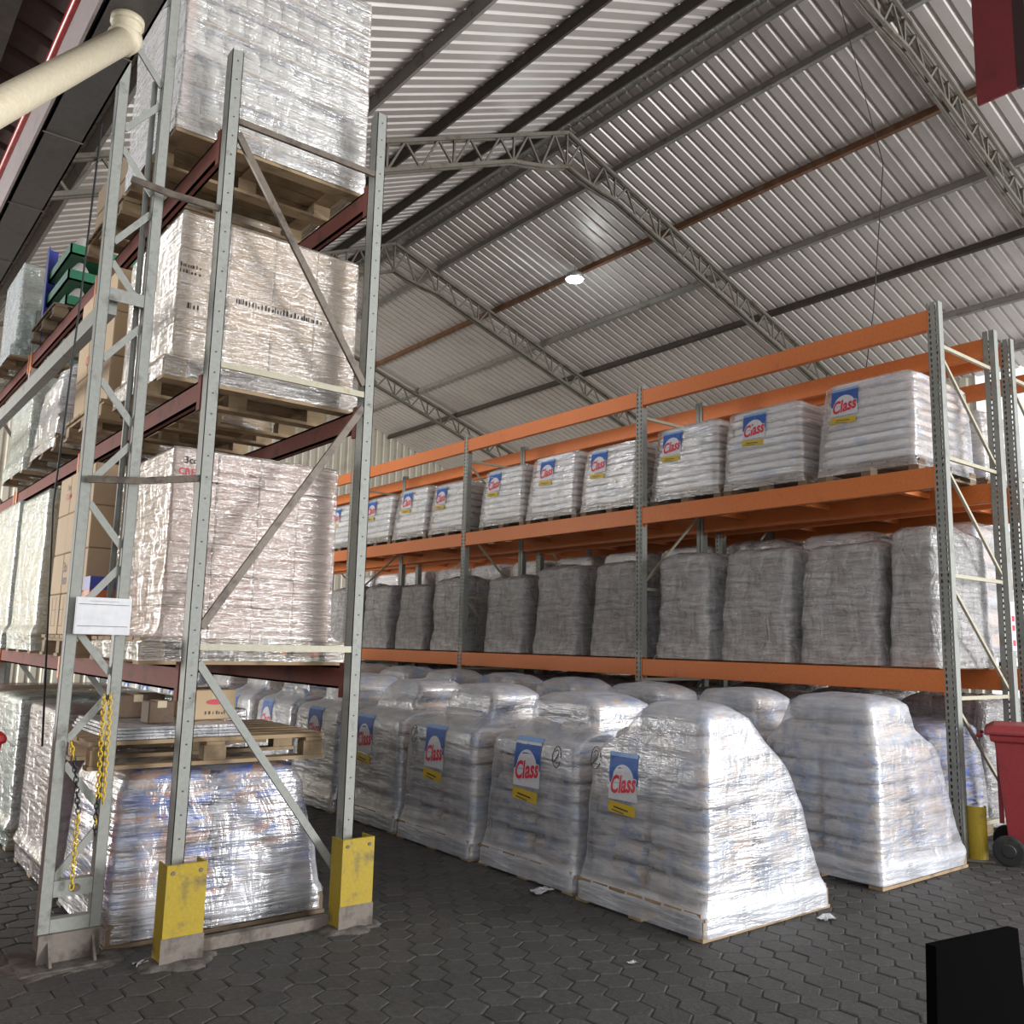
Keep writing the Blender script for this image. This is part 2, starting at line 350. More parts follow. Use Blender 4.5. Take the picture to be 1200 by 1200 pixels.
def wall_sheet(p0, p1, z0, zf, pitch=0.25, h=0.035):
    p0 = Vector((*p0, 0)); p1 = Vector((*p1, 0)); L = (p1 - p0).length; d = (p1 - p0) / L; nrm = Vector((-d.y, d.x, 0))
    prof = []; n = int(L / pitch)
    for i in range(n):
        t = i * pitch; prof += [(t, 0), (t + pitch * 0.5, 0), (t + pitch * 0.62, h), (t + pitch * 0.88, h)]
    prof.append((L, 0)); mb = MB(); vs = []
    for (t, o) in prof:
        q = p0 + d * t + nrm * o; vs += [(q.x, q.y, z0), (q.x, q.y, zf(q.x))]
    mb.add(vs, [(2 * i, 2 * i + 2, 2 * i + 3, 2 * i + 1) for i in range(len(prof) - 1)])
    return mb
tag(wall_sheet((-9, YF - 0.1), (XR, YF - 0.1), 0, lambda x: roofz(max(x, XL)) + 0.05).build('wall_back', 'wall_sheet'), kind='structure')
tag(wall_sheet((XR - 0.05, YF - 0.1), (XR - 0.05, 7.6), 0, lambda x: roofz(x) + 0.06).build('wall_right', 'wall_sheet'), kind='structure')
tag(wall_sheet((-9, -3.0), (-9, YF - 0.1), 0, lambda x: 4.2).build('wall_left', 'wall_sheet'), kind='structure')

# hexagonal paving: one mesh, every paver a bevelled hexagon
def paving():
    a = 0.165; R = a / math.sqrt(3); mb = MB()
    x0, x1, y0, y1 = -1.6, 8.6, 0.6, 13.0
    ny = int((y1 - y0) / (R * 1.5)); nx = int((x1 - x0) / a)
    rnd = random.Random(3)
    for j in range(ny):
        for i in range(nx):
            cx = x0 + (i + (0.5 if j % 2 else 0)) * a; cy = y0 + j * R * 1.5
            dz = rnd.uniform(-0.0035, 0.0); tx = rnd.uniform(-0.004, 0.004); ty = rnd.uniform(-0.004, 0.004); tw = rnd.uniform(-0.05, 0.05)
            ro, ri = R * rnd.uniform(0.965, 0.99), R * rnd.uniform(0.86, 0.92)
            vs = []
            for r, z in ((ro, -0.03), (ro, -0.006), (ri, 0.0)):
                for k in range(6):
                    an = PI / 6 + k * PI / 3 + tw
                    rr = r * (1 + 0.06 * noise.noise((cx * 9 + k, cy * 9, 1.0)))
                    x = rr * math.cos(an); y = rr * math.sin(an)
                    vs.append((cx + x, cy + y, z * 0.7 + (dz + tx * x / a + ty * y / a if z > -0.02 else 0)))
            fs = [(12, 13, 14, 15, 16, 17)]
            for q in (0, 6):
                for k in range(6): fs.append((q + k, q + (k + 1) % 6, q + 6 + (k + 1) % 6, q + 6 + k))
            mb.add(vs, fs)
    g = 24
    vs = []; fs = []
    for j in range(g + 1):
        for i in range(g + 1):
            vs.append((-9.2 + i * 27 / g, -3 + j * 27.6 / g, -0.0075))
    for j in range(g):
        for i in range(g): fs.append((j * (g + 1) + i, j * (g + 1) + i + 1, (j + 1) * (g + 1) + i + 1, (j + 1) * (g + 1) + i))
    mb.add(vs, fs, 1)
    return mb
tag(paving().build('floor', ['paver', 'joint_dirt']), kind='structure')

# ------------------------------------------------------------------ roof frame: trusses and purlins
def truss(i, y):
    t = thing('roof_truss', '%s lattice roof truss counted from the camera' % ORD[i], 'truss', (RX, y, 0), group='lattice roof trusses')
    off = lambda x, d: Vector((x - RX, 0, roofz(x) - d))
    xs = (XL + 0.1, XR - 0.2)
    for w in (-0.045, 0.045):
        mb = MB(); v = Vector((0, w, 0))
        mb.bar(off(xs[0], 0.2) + v, off(RX, 0.2) + v, 0.04, 0.05); mb.bar(off(RX, 0.2) + v, off(xs[1], 0.2) + v, 0.04, 0.05)
        mb.build('top_chord', 'truss_paint', t)
        mb = MB(); pts = [off(xs[0], 0.62)]
        for k in range(9):
            x = RX - 1.1 + k * 0.275
            z = roofz(x) - 0.62 - 0.16 * math.cos((x - RX) / 1.1 * PI / 2)
            pts.append(Vector((x - RX, 0, z)))
        pts.append(off(xs[1], 0.62))
        for a, b in zip(pts, pts[1:]): mb.bar(a + v, b + v, 0.04, 0.05)
        mb.build('bottom_chord', 'truss_paint', t)
    mb = MB(); x = xs[0] + 0.1; s = 0
    while x < xs[1] - 0.3:
        d0, d1 = (0.2, 0.62) if s % 2 else (0.62, 0.2)
        q = lambda xx, d: off(xx, d + (0.16 * math.cos((xx - RX) / 1.1 * PI / 2) if d > 0.5 and abs(xx - RX) < 1.1 else 0))
        mb.bar(q(x, d0), q(x + 0.27, d1), 0.03, 0.03)
        if s % 4 == 0: mb.bar(q(x, 0.2), q(x, 0.62), 0.03, 0.03)
        x += 0.27; s += 1
    mb.build('web_lattice', 'truss_paint', t)
for i, y in enumerate((4.9, 9.9, 15.2, 20.5)): truss(i, y)
PUR = [(1.9, 'purlin_grey', 'light grey purlin along the low left eave'), (3.3, 'purlin_grey', 'grey purlin above the left pallet rack top'),
       (4.75, 'purlin_grey', 'grey purlin on the left slope above the tall upright'), (6.2, 'purlin_dark_and_shaded', 'purlin coloured dark for shade on the left slope, third below the ridge'),
       (7.62, 'purlin_dark_and_shaded', 'purlin coloured dark for shade on the left slope, second below the ridge'), (8.45, 'purlin_dark_and_shaded', 'purlin coloured dark for shade beside the ridge on the left slope'),  # these left-slope purlins carry their shadow as a dark colour
       (9.02, 'purlin_grey', 'grey purlin beside the ridge on the right slope'), (9.86, 'purlin_grey', 'grey purlin one bay below the ridge on the right slope'),
       (11.4, 'rust_purlin', 'rusty brown purlin crossing the right slope'), (12.78, 'purlin_grey', 'grey purlin just below the rusty one'),
       (14.1, 'purlin_dark_and_shaded', 'dark brown purlin low on the right slope'), (15.5, 'purlin_grey', 'grey purlin behind the top orange beams'),
       (16.8, 'purlin_grey', 'lowest grey purlin at the right eave')]
for x, mt, lab in PUR:
    z = roofz(x); sl = SL if x < RX else -SR
    mb = MB(); L = YF - YN - 0.4
    an = math.atan(sl); u = Vector((math.cos(an), 0, math.sin(an))); n = Vector((-u.z, 0, u.x))
    def flat(a0, a1, b0, b1):
        c = [u * a + n * b for a, b in ((a0, b0), (a1, b0), (a1, b1), (a0, b1))]
        vs = [(q.x, 0, q.z) for q in c] + [(q.x, L, q.z) for q in c]
        mb.add(vs, [(0, 1, 2, 3), (7, 6, 5, 4), (4, 5, 1, 0), (5, 6, 2, 1), (6, 7, 3, 2), (7, 4, 0, 3)])
    flat(-0.03, -0.024, -0.135, -0.005); flat(-0.03, 0.03, -0.135, -0.129); flat(-0.03, 0.03, -0.011, -0.005); flat(0.024, 0.03, -0.135, -0.115)
    o = mb.build('roof_purlin', mt, None, (x, YN + 0.2, z)); tag(o, lab, 'purlin', 'roof purlins')

# ------------------------------------------------------------------ pallet and load meshes
def pallet_mesh(lx=1.2, ly=1.0, mat='pallet_wood', name='pallet'):
    """two-way pallet, boards along x on top, centred at the origin, 0.14 high"""
    mb = MB(); r = random.Random(lx * 10 + len(mat))
    for j in range(3):
        y = (-ly / 2 + 0.05, 0, ly / 2 - 0.05)[j]
        mb.box((-lx / 2, y - 0.05, 0), (lx / 2, y + 0.05, 0.02))
        for x in (-lx / 2 + 0.07, 0, lx / 2 - 0.07): mb.box((x - 0.06, y - 0.045, 0.021), (x + 0.06, y + 0.045, 0.10))
    for x in (-lx / 2 + 0.07, 0, lx / 2 - 0.07): mb.box((x - 0.05, -ly / 2, 0.101), (x + 0.05, ly / 2, 0.119))
    nb = 7; w = ly / nb
    for k in range(nb):
        g = r.uniform(0.008, 0.02)
        mb.box((-lx / 2 + r.uniform(0, 0.006), -ly / 2 + k * w + g, 0.12), (lx / 2 - r.uniform(0, 0.006), -ly / 2 + (k + 1) * w - g * 0.5, 0.14))
    return mb.mesh(name, [mat])
PAL = pallet_mesh(); PALD = pallet_mesh(mat='pallet_dark')
PAL_S = pallet_mesh(1.08, 0.98, 'pallet_dark'); PAL_N = pallet_mesh(1.0, 0.46, 'pallet_dark')

def sack_mesh(seed, mat, nx=11, ny=9):
    """unit pillow sack with creases: x,y in -.5...5, z in 0..1"""
    def P(u, v, w):   # superellipsoid-like cushion
        def sg(t): return math.copysign(abs(t) ** 0.62, t)
        return u, v, w
    bm = bmesh.new(); bmesh.ops.create_cube(bm, size=2.0)
    bmesh.ops.subdivide_edges(bm, edges=bm.edges, cuts=6, use_grid_fill=True)
    r = random.Random(seed); o = Vector((r.uniform(0, 50), r.uniform(0, 50), r.uniform(0, 50)))
    for v in bm.verts:
        c = v.co
        x, y, z = c
        k = 7.0
        s = (abs(x) ** k + abs(y) ** k + abs(z * 0.92) ** k) ** (1 / k)
        p = Vector((x, y, z)) / s
        edge = max(abs(p.x), abs(p.y))
        p.z *= 1 - 0.26 * max(0, edge - 0.55) / 0.45
        d = noise.noise(p * 2.0 + o) * 0.06 + noise.noise(p * 5 + o) * 0.03
        p *= 1 + d * 0.8
        v.co = Vector((p.x * 0.5, p.y * 0.5, p.z * 0.52 + 0.5))
    me = bpy.data.meshes.new('sack'); bm.to_mesh(me); bm.free()
    me.polygons.foreach_set('use_smooth', [True] * len(me.polygons)); me.materials.append(MAT[mat])
    return me
SACKS = {k: [sack_mesh(i * 7 + len(k), k) for i in range(4)] for k in ('sack_floor', 'sack_rack', 'sack_colour', 'sack_blue')}

def prof_at(prof, z):
    if z <= prof[0][0]: return prof[0][1:]
    for a, b in zip(prof, prof[1:]):
        if z <= b[0]:
            t = (z - a[0]) / max(1e-6, b[0] - a[0])
            return tuple(a[i] + (b[i] - a[i]) * t for i in range(1, 5))
    return prof[-1][1:]
def fdisp(p, seed, amp):
    q = Vector(p) + Vector((seed * 3.7, seed * 1.3, seed * 2.1))
    d = noise.noise(q * 2.6) * 0.9 + noise.noise(Vector((q.x * 4, q.y * 4, q.z * 13))) * 0.45
    d += abs(noise.noise(Vector((q.x * 5 + q.z * 4, q.y * 5 + q.z * 4, q.z * 3)))) * 0.5
    if p[2] < 0.16: d = abs(d) * 0.4 + 0.25
    return d * amp
def film_geo(prof, seed, amp=0.012, n=96, levels=44, rc=0.05, bottom=False, mat='film_floor', name='stretch_film'):
    """film drawn over a load: rounded-rectangle rings following the profile, closed on top"""
    z0, z1 = prof[0][0], prof[-1][0]; mb = MB(); rings = []
    def ring(z, k=1.0):
        x0, x1, y0, y1 = prof_at(prof, z)
        cx, cy = (x0 + x1) / 2, (y0 + y1) / 2; hx, hy = (x1 - x0) / 2 * k, (y1 - y0) / 2 * k
        r = min(rc, hx * 0.45, hy * 0.45); pts = []
        per = [(hx, -hy + r, hx, hy - r), (hx - r, hy, -hx + r, hy), (-hx, hy - r, -hx, -hy + r), (-hx + r, -hy, hx - r, -hy)]
        cen = [(hx - r, hy - r, 0), (-hx + r, hy - r, 90), (-hx + r, -hy + r, 180), (hx - r, -hy + r, 270)]
        m = n // 4; ns = m - 4
        for s in range(4):
            a = per[s]
            for i in range(ns): t = i / ns; pts.append((cx + a[0] + (a[2] - a[0]) * t, cy + a[1] + (a[3] - a[1]) * t))
            for i in range(4):
                an = math.radians(cen[s][2] + 90 * i / 4); pts.append((cx + cen[s][0] + r * math.cos(an), cy + cen[s][1] + r * math.sin(an)))
        return pts, cx, cy
    zs = [z0 + (z1 - z0) * i / (levels - 1) for i in range(levels)]
    vs = []
    for z in zs:
        pts, cx, cy = ring(z)
        for (x, y) in pts:
            d = fdisp((x, y, z), seed, amp); nv = Vector((x - cx, y - cy, 0)).normalized()
            vs.append((x + nv.x * d, y + nv.y * d, z))
    fs = []; N = len(pts)
    for j in range(levels - 1):
        for i in range(N): fs.append((j * N + i, j * N + (i + 1) % N, (j + 1) * N + (i + 1) % N, (j + 1) * N + i))
    base = (levels - 1) * N; nr = 5
    for q in range(1, nr + 1):
        pts, cx, cy = ring(z1, 1 - q / (nr + 0.6))
        for (x, y) in pts: vs.append((x, y, z1 + 0.012 * math.sqrt(q) + fdisp((x, y, z1), seed, amp * 1.5)))
        for i in range(N): fs.append((base + (q - 1) * N + i, base + (q - 1) * N + (i + 1) % N, base + q * N + (i + 1) % N, base + q * N + i))
    vs.append((cx, cy, z1 + 0.03)); c = len(vs) - 1
    for i in range(N): fs.append((base + nr * N + i, base + nr * N + (i + 1) % N, c))
    mb.add(vs, fs)
    return mb.mesh(name, [mat], True)
def brand_label(prof, seed, amp, yc, zc, w, h, off, style=0):
    """printed panel on the -x face, following the film: blue field, white dome, red lettering, yellow tab"""
    mb = MB()
    def at(u, z, o):
        x0, x1, y0, y1 = prof_at(prof, z); y = yc - u
        return (x0 - fdisp((x0, y, z), seed, amp) - off - o, y, z)
    def patch(fn, nu, nv, o, mi):
        vs = [at(*fn(i / nu, j / nv), o) for j in range(nv + 1) for i in range(nu + 1)]
        mb.add(vs, [(j * (nu + 1) + i, j * (nu + 1) + i + 1, (j + 1) * (nu + 1) + i + 1, (j + 1) * (nu + 1) + i) for j in range(nv) for i in range(nu)], mi)
    patch(lambda a, b: (-w / 2 + w * a, zc - h / 2 + h * b), 8, 10, 0.0, 0)                       # white field
    patch(lambda a, b: (-w / 2 + w * a, zc - h * 0.16 + h * 0.66 * b), 8, 8, 0.001, 1)            # blue upper field
    def dome(a, b):
        u = -w * 0.40 + w * 0.8 * a; top = math.sqrt(max(0, 1 - ((a - 0.5) * 2) ** 2))
        return u, zc - h * 0.15 + b * h * 0.40 * top
    patch(dome, 14, 3, 0.002, 2)
    patch(lambda a, b: (-w / 2 + w * a, zc + h * 0.41 + h * 0.09 * b), 8, 2, 0.002, 3)            # sky band at the top
    patch(lambda a, b: (-w * 0.5 + w * 0.94 * a, zc - h * (0.76 + 0.05 * a) + h * 0.22 * b), 8, 4, 0.001, 4)   # yellow tab
    patch(lambda a, b: (-w * 0.30 + w * 0.5 * a, zc - h * (0.67 + 0.05 * a) + h * 0.03 * b), 6, 1, 0.002, 5)
    patch(lambda a, b: (-w * 0.36 + w * 0.42 * a, zc - h * (0.73 + 0.05 * a) + h * 0.02 * b), 6, 1, 0.002, 5)
    for bold, o, mi in ((0.07, 0.003, 2), (0.03, 0.004, 6)):
        tv, tf = text_geo('Class', bold, 0.12); s = w * 0.42
        mb.add([at(x * s, zc - h * 0.17 + y * s * 1.45 + x * s * 0.14, o) for x, y, z in tv], tf, mi)
    return mb.mesh('brand_label', ['print_white', 'print_blue', 'print_white', 'print_sky', 'print_yellow', 'ink', 'print_red'])
def scribble(prof, seed, amp, yc, zc, off):
    mb = MB(); pts = []
    def at(u, v):
        x0 = prof_at(prof, zc + v)[0]; y = yc - u
        return (x0 - fdisp((x0, y, zc + v), seed, amp) - off, y, zc + v)
    two = [(-0.02, 0.03), (-0.005, 0.045), (0.015, 0.04), (0.018, 0.02), (0.0, -0.01), (-0.022, -0.035), (-0.005, -0.038), (0.02, -0.036)]
    for ring in (two, [(0.042 * math.cos(a * PI / 8), 0.068 * math.sin(a * PI / 8)) for a in range(16)]):
        mb.tube([at(*q) for q in ring], 0.0025, 5)
    return mb.mesh('marker_scribble', ['ink'])

def stack_sacks(parent, prof, key, zs, nx, ny, rnd, inset=0.03, only=None, jit=0.012, swap=False):
    """layers of sacks inside the profile; every sack a part of the load"""
    for li, (za, zb) in enumerate(zip(zs, zs[1:])):
        x0, x1, y0, y1 = prof_at(prof, (za + zb) / 2)
        x0 += inset; x1 -= inset; y0 += inset; y1 -= inset
        mx, my = nx, ny
        if (x1 - x0) < 0.62: mx = max(1, nx - 1)
        if (y1 - y0) < 0.62 and ny > 1: my = max(1, ny - 1)
        if swap and li % 2 and mx > 1: mx, my = my, mx
        for i in range(mx):
            for j in range(my):
                if only and not only(i, j, mx, my, li): continue
                sx, sy = (x1 - x0) / mx, (y1 - y0) / my
                put('sack', rnd.choice(SACKS[key]), parent,
                    (x0 + sx * (i + 0.5) + rnd.uniform(-jit, jit), y0 + sy * (j + 0.5) + rnd.uniform(-jit, jit), za),
                    rnd.choice((0, PI)) + rnd.uniform(-0.025, 0.025), (sx * 1.0, sy * 1.0, (zb - za) * 1.08))

# ---- floor loads
GEN = [(0.015, -0.605, 0.60, -0.505, 0.505), (0.12, -0.60, 0.595, -0.50, 0.50), (0.16, -0.585, 0.57, -0.49, 0.49), (0.24, -0.56, 0.55, -0.475, 0.475),
       (0.55, -0.555, 0.53, -0.47, 0.47), (0.82, -0.55, 0.49, -0.465, 0.46), (0.885, -0.54, 0.45, -0.455, 0.44), (0.93, -0.50, 0.38, -0.44, 0.40),
       (0.97, -0.38, 0.28, -0.43, 0.28), (1.02, -0.36, 0.24, -0.42, 0.24), (1.17, -0.35, 0.20, -0.40, 0.20), (1.22, -0.30, 0.14, -0.34, 0.14)]
FIRST = [(0.015, -0.60, 0.60, -0.505, 0.505), (0.12, -0.598, 0.595, -0.50, 0.50), (0.17, -0.575, 0.575, -0.485, 0.49), (0.27, -0.55, 0.53, -0.475, 0.475),
         (0.6, -0.54, 0.415, -0.47, 0.465), (0.82, -0.535, 0.30, -0.465, 0.45), (0.92, -0.525, 0.20, -0.455, 0.41), (0.97, -0.51, 0.13, -0.45, 0.35),
         (1.04, -0.495, 0.05, -0.44, 0.20), (1.15, -0.48, -0.05, -0.43, 0.12), (1.21, -0.43, -0.16, -0.38, 0.06)]
SECOND = [(0.03, -0.62, 0.55, -0.505, 0.505), (0.12, -0.618, 0.62, -0.50, 0.50), (0.17, -0.60, 0.60, -0.485, 0.49), (0.30, -0.58, 0.53, -0.475, 0.475),
          (0.6, -0.57, 0.42, -0.47, 0.465), (0.82, -0.565, 0.34, -0.465, 0.45), (0.90, -0.56, 0.27, -0.455, 0.43), (0.95, -0.54, 0.16, -0.44, 0.40),
          (1.01, -0.52, 0.09, -0.42, 0.34), (1.18, -0.50, 0.04, -0.40, 0.28), (1.225, -0.45, -0.03, -0.35, 0.22)]
def vary(prof, r):
    a, b, c = r.uniform(-0.02, 0.02), r.uniform(-0.05, 0.03), r.uniform(-0.02, 0.03)
    out = []
    for (z, x0, x1, y0, y1) in prof:
        k = min(1, max(0, (z - 0.2) / 0.6)); t = min(1, max(0, (z - 0.9) / 0.1))
        out.append((z + t * c * 0.8 + 0.0, x0 - a * k * 0.5 + t * r.uniform(-0.03, 0.03), x1 + b * k, y0 + t * r.uniform(-0.02, 0.05), y1 + t * r.uniform(-0.06, 0.05)))
    return out
FLOORV = []
for i in range(4):
    r = random.Random(40 + i); pf = vary(GEN, r)
    FLOORV.append((pf, film_geo(pf, 11 + i), brand_label(pf, 11 + i, 0.012, (0.02, 0.12, 0.05, 0.16)[i], 0.75, 0.27, 0.32, 0.004)))
def floor_load(prof, flm, lab, loc, label, rnd, group, detail=True, key='sack_floor', scr=None, only=None):
    t = thing('wrapped_sack_pallet', label, 'pallet load', loc, 0, group)
    put('pallet', PAL, t)
    zs = [0.145, 0.27, 0.395, 0.52, 0.645, 0.77, 0.90, 1.045, 1.19]
    if detail:
        stack_sacks(t, prof, key, zs, 2, 2, rnd, 0.03, only)
    else:
        stack_sacks(t, prof, key, [0.145, 0.50, 0.90, 1.19], 2, 2, rnd, 0.03, only)
    put('stretch_film', flm, t)
    if lab: put('brand_label', lab, t)
    if scr: put('marker_scribble', scr, t)
    return t
rnd = random.Random(5)
fA1 = film_geo(FIRST, 3, 0.013, 128, 60); lA1 = brand_label(FIRST, 3, 0.013, 0.155, 0.775, 0.235, 0.28, 0.002)
sA1 = scribble(FIRST, 3, 0.013, 0.40, 0.86, 0.003)
A_Y = [3.77, 4.83, 5.90, 6.97] + [8.03 + 1.06 * i for i in range(9)]
for i, y in enumerate(A_Y):
    g = 'wrapped sack pallets in the aisle row'
    lab = 'film-wrapped pallet of printed sacks, %s from the camera in the aisle row' % ORD[i]
    if i == 0:
        floor_load(FIRST, fA1, lA1, (4.545, y, 0), 'nearest film-wrapped sack pallet at the front corner of the aisle row', rnd, g, scr=sA1)
    else:
        pf, fl, lb = FLOORV[(i * 3) % 4]
        sc = None
        if i == 1:
            lb = brand_label(pf, 11 + (i * 3) % 4, 0.012, 0.03, 0.755, 0.27, 0.33, 0.004); sc = scribble(pf, 11 + (i * 3) % 4, 0.012, -0.27, 0.82, 0.003)
        if i == 2: sc = scribble(pf, 11 + (i * 3) % 4, 0.012, 0.36, 0.82, 0.003)
        floor_load(pf, fl, lb, (4.55 + rnd.uniform(-0.01, 0.02), y, 0), lab, rnd, g, i < 6, scr=sc)
fB1 = film_geo(SECOND, 9, 0.013, 128, 60)
for i in range(13):
    g = 'wrapped sack pallets in the row along the orange rack'
    if i == 0:
        floor_load(SECOND, fB1, None, (6.37, 3.775, 0), 'wrapped sack pallet standing against the yellow guard of the orange rack', rnd, g)
    else:
        pf, fl, lb = FLOORV[(i * 5 + 1) % 4]
        floor_load(pf, fl, lb if i > 2 else None, (6.36, 3.775 + 1.06 * i, 0), 'film-wrapped sack pallet, %s from the camera in the row along the orange rack' % ORD[i], rnd, g, i < 4)

# ---- rack loads
def tower(hx, hy, z0, z1, taper=0.04, lean=(0, 0), bulge=0.0, top=0.06):
    h = z1 - z0; out = []
    for k in range(9):
        t = k / 8; s = 1 - taper * t + bulge * math.sin(t * PI)
        out.append((z0 + h * t * 0.95, -hx * s + lean[0] * t, hx * s + lean[0] * t, -hy * s + lean[1] * t, hy * s + lean[1] * t))
    a = out[-1]; out.append((z1, a[1] + top, a[2] - top, a[3] + top, a[4] - top))
    return out
def rack_sack_load(loc, label, group, rnd, h=0.95, seed=1, logo=True, layers=9, key='sack_rack', face_only=False, hx=0.55, hy=0.47, lean=None, ly=(0.17, -0.1)):
    t = thing('sack_pallet_load', label, 'pallet load', loc, 0, group)
    put('pallet', PAL_S, t)
    lean = lean or (0.02, rnd.uniform(-0.03, 0.02))
    pf = tower(hx, hy, 0.145, h, 0.09, lean, 0.015)
    zs = [0.142 + (h - 0.02 - 0.142) * k / layers for k in range(layers + 1)]
    only = (lambda i, j, mx, my, li: i == 0 or j == 0 or li == layers - 1) if face_only else None
    stack_sacks(t, pf, key, zs, 2, 1, rnd, 0.012, None, 0.02)
    fl = film_geo([(0.06, -hx - 0.01, hx + 0.01, -hy - 0.015, hy + 0.015)] + pf, seed, 0.01, 80, 36, 0.05, mat='film_rack')
    put('stretch_film', fl, t)
    if logo: put('brand_label', brand_label(pf, seed, 0.01, *ly, 0.27, 0.26, 0.008), t)
    return t
RF, RR = 7.17, 8.28                                  # rack front and rear planes
L1Z, L2Z = 1.435, 3.09
L2Y = [4.17, 5.26, 6.27] + [7.42, 8.47, 9.5] + [10.8, 11.85, 12.9] + [14.15, 15.2, 16.25]
hts = [0.95, 0.90, 0.90, 0.86, 0.90, 0.88, 0.84, 0.88, 0.86, 0.86, 0.88, 0.86]
for i, y in enumerate(L2Y):
    zlab = hts[i] - 0.20
    rack_sack_load((RF + 0.67, y, L2Z), 'pallet of white printed sacks on the upper orange beams, %s from the end upright' % ORD[i],
                   'sack pallets on the upper level of the orange rack', rnd, hts[i], 60 + i, True, 9 if i < 6 else 7, hx=0.56,
                   ly=((0.19, 0.10, 0.18)[i % 3], zlab))
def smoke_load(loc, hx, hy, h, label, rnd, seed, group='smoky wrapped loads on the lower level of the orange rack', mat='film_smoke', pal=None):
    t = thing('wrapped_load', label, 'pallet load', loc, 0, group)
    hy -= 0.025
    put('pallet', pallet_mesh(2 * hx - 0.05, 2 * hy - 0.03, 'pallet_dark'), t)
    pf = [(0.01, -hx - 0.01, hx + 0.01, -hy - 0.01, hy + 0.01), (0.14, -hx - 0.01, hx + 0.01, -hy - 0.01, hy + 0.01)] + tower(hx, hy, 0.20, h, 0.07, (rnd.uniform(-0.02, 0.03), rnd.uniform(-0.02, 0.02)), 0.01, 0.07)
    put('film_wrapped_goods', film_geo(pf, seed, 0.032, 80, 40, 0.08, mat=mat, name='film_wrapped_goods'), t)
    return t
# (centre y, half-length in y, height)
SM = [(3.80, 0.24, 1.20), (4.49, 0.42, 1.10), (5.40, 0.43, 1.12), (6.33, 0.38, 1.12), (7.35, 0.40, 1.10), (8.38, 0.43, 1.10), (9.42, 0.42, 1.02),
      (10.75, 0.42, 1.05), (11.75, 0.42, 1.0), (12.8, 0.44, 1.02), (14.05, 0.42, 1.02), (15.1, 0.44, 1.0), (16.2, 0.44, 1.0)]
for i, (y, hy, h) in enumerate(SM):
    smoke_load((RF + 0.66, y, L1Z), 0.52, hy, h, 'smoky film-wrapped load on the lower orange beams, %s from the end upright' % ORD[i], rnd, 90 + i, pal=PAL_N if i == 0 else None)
# second rack behind: loads of sacks seen in the gap over the smoky loads
for i in range(12):
    rack_sack_load((9.2, 4.3 + 1.06 * i, L1Z), 'sack pallet on the rear orange rack behind the smoky loads, %s from its end' % ORD[i],
                   'sack pallets on the rear orange rack', rnd, 1.40, 120 + i, False, 6, face_only=True, hx=0.52, lean=(0, 0))
for i in range(6):
    rack_sack_load((9.2, 4.2 + 1.06 * i, L2Z), 'sack pallet high on the rear orange rack, %s from its end' % ORD[i],
                   'sack pallets on the upper level of the rear orange rack', rnd, 0.85, 140 + i, False, 6, face_only=True, hx=0.52, lean=(0, 0))
# floor level under the orange rack: blue and brown sack pallets
for i in range(12):
    pf = tower(0.52, 0.47, 0.145, 1.12 if i else 0.96, 0.10, (0, 0), 0.02)
    t = thing('sack_pallet_load', 'blue and brown sack pallet on the floor under the orange rack, %s from its end' % ORD[i], 'pallet load', (7.88, 4.2 + 1.06 * i, 0), 0, 'blue sack pallets under the orange rack')
    put('pallet', PAL_S, t)
    zs = [0.142 + (pf[-1][0] - 0.16) * k / 7 for k in range(8)]
    stack_sacks(t, pf, 'sack_blue', zs, 2, 2, rnd, 0.012, None, 0.016)
    put('stretch_film', film_geo(pf, 160 + i, 0.01, 80, 30, 0.05, mat='film_rack'), t)

for i in range(12):  # loads added to keep the gap under the racks dark
    smoke_load((9.2, 4.3 + 1.06 * i, 0), 0.52, 0.48, 1.15, 'added wrapped load darkening the gap under the rear orange rack, %s from its end' % ORD[i], rnd, 180 + i, 'added wrapped loads under the rear orange rack')
# ------------------------------------------------------------------ orange racks
def perforated_post(h, flip=False):
    """steel channel, back nearly closed to darken the slots, with two columns of slots in its front (-x) web; origin at its foot, 0.10 wide, 0.075 deep"""
    mb = MB(); w, d, th = 0.10, 0.075, 0.003
    xs = 0 if not flip else d - th
    strips = [(-w / 2, -0.033), (-0.019, 0.019), (0.033, w / 2)]
    for a, b in strips: mb.box((xs, a, 0), (xs + th, b, h))
    n = int(h / 0.05)
    for a, b, o in ((-0.033, -0.019, 0.0), (0.019, 0.033, 0.0)):
        for k in range(n): mb.box((xs, a, k * 0.05 + o), (xs + th, b, k * 0.05 + 0.022 + o))
    mb.box((0, -w / 2, 0), (d, -w / 2 + th, h)); mb.box((0, w / 2 - th, 0), (d, w / 2, h))
    xb = d - th if not flip else 0
    mb.box((xb, -w / 2, 0), (xb + th, -0.005, h)); mb.box((xb, 0.005, 0), (xb + th, w / 2, h))  # rear lips widened almost shut so the slots look dark
    return mb.mesh('post', ['galvanised'])
POST = perforated_post(4.49); POSTR = perforated_post(4.49, True)
UY = [3.44, 6.80, 10.17, 13.54, 16.91]
def beam(parent, x, y0, y1, z0, z1, mat='orange_beam'):
    mb = MB()
    mb.box((x, y0, z0 + 0.0), (x + 0.05, y1, z1)); mb.box((x + 0.05, y0, z0), (x + 0.066, y1, z1 - 0.035))
    b = mb.build('beam', mat, parent, bevel=0.004)
    for y, s in ((y0, 1), (y1, -1)):
        mb = MB(); mb.box((x - 0.004, y - 0.008 * (s > 0) , z0 - 0.03), (x + 0.055, y + 0.008 * (s < 0) + 0.0, z1 + 0.02))
        mb.build('end_connector', mat, b)
    return b
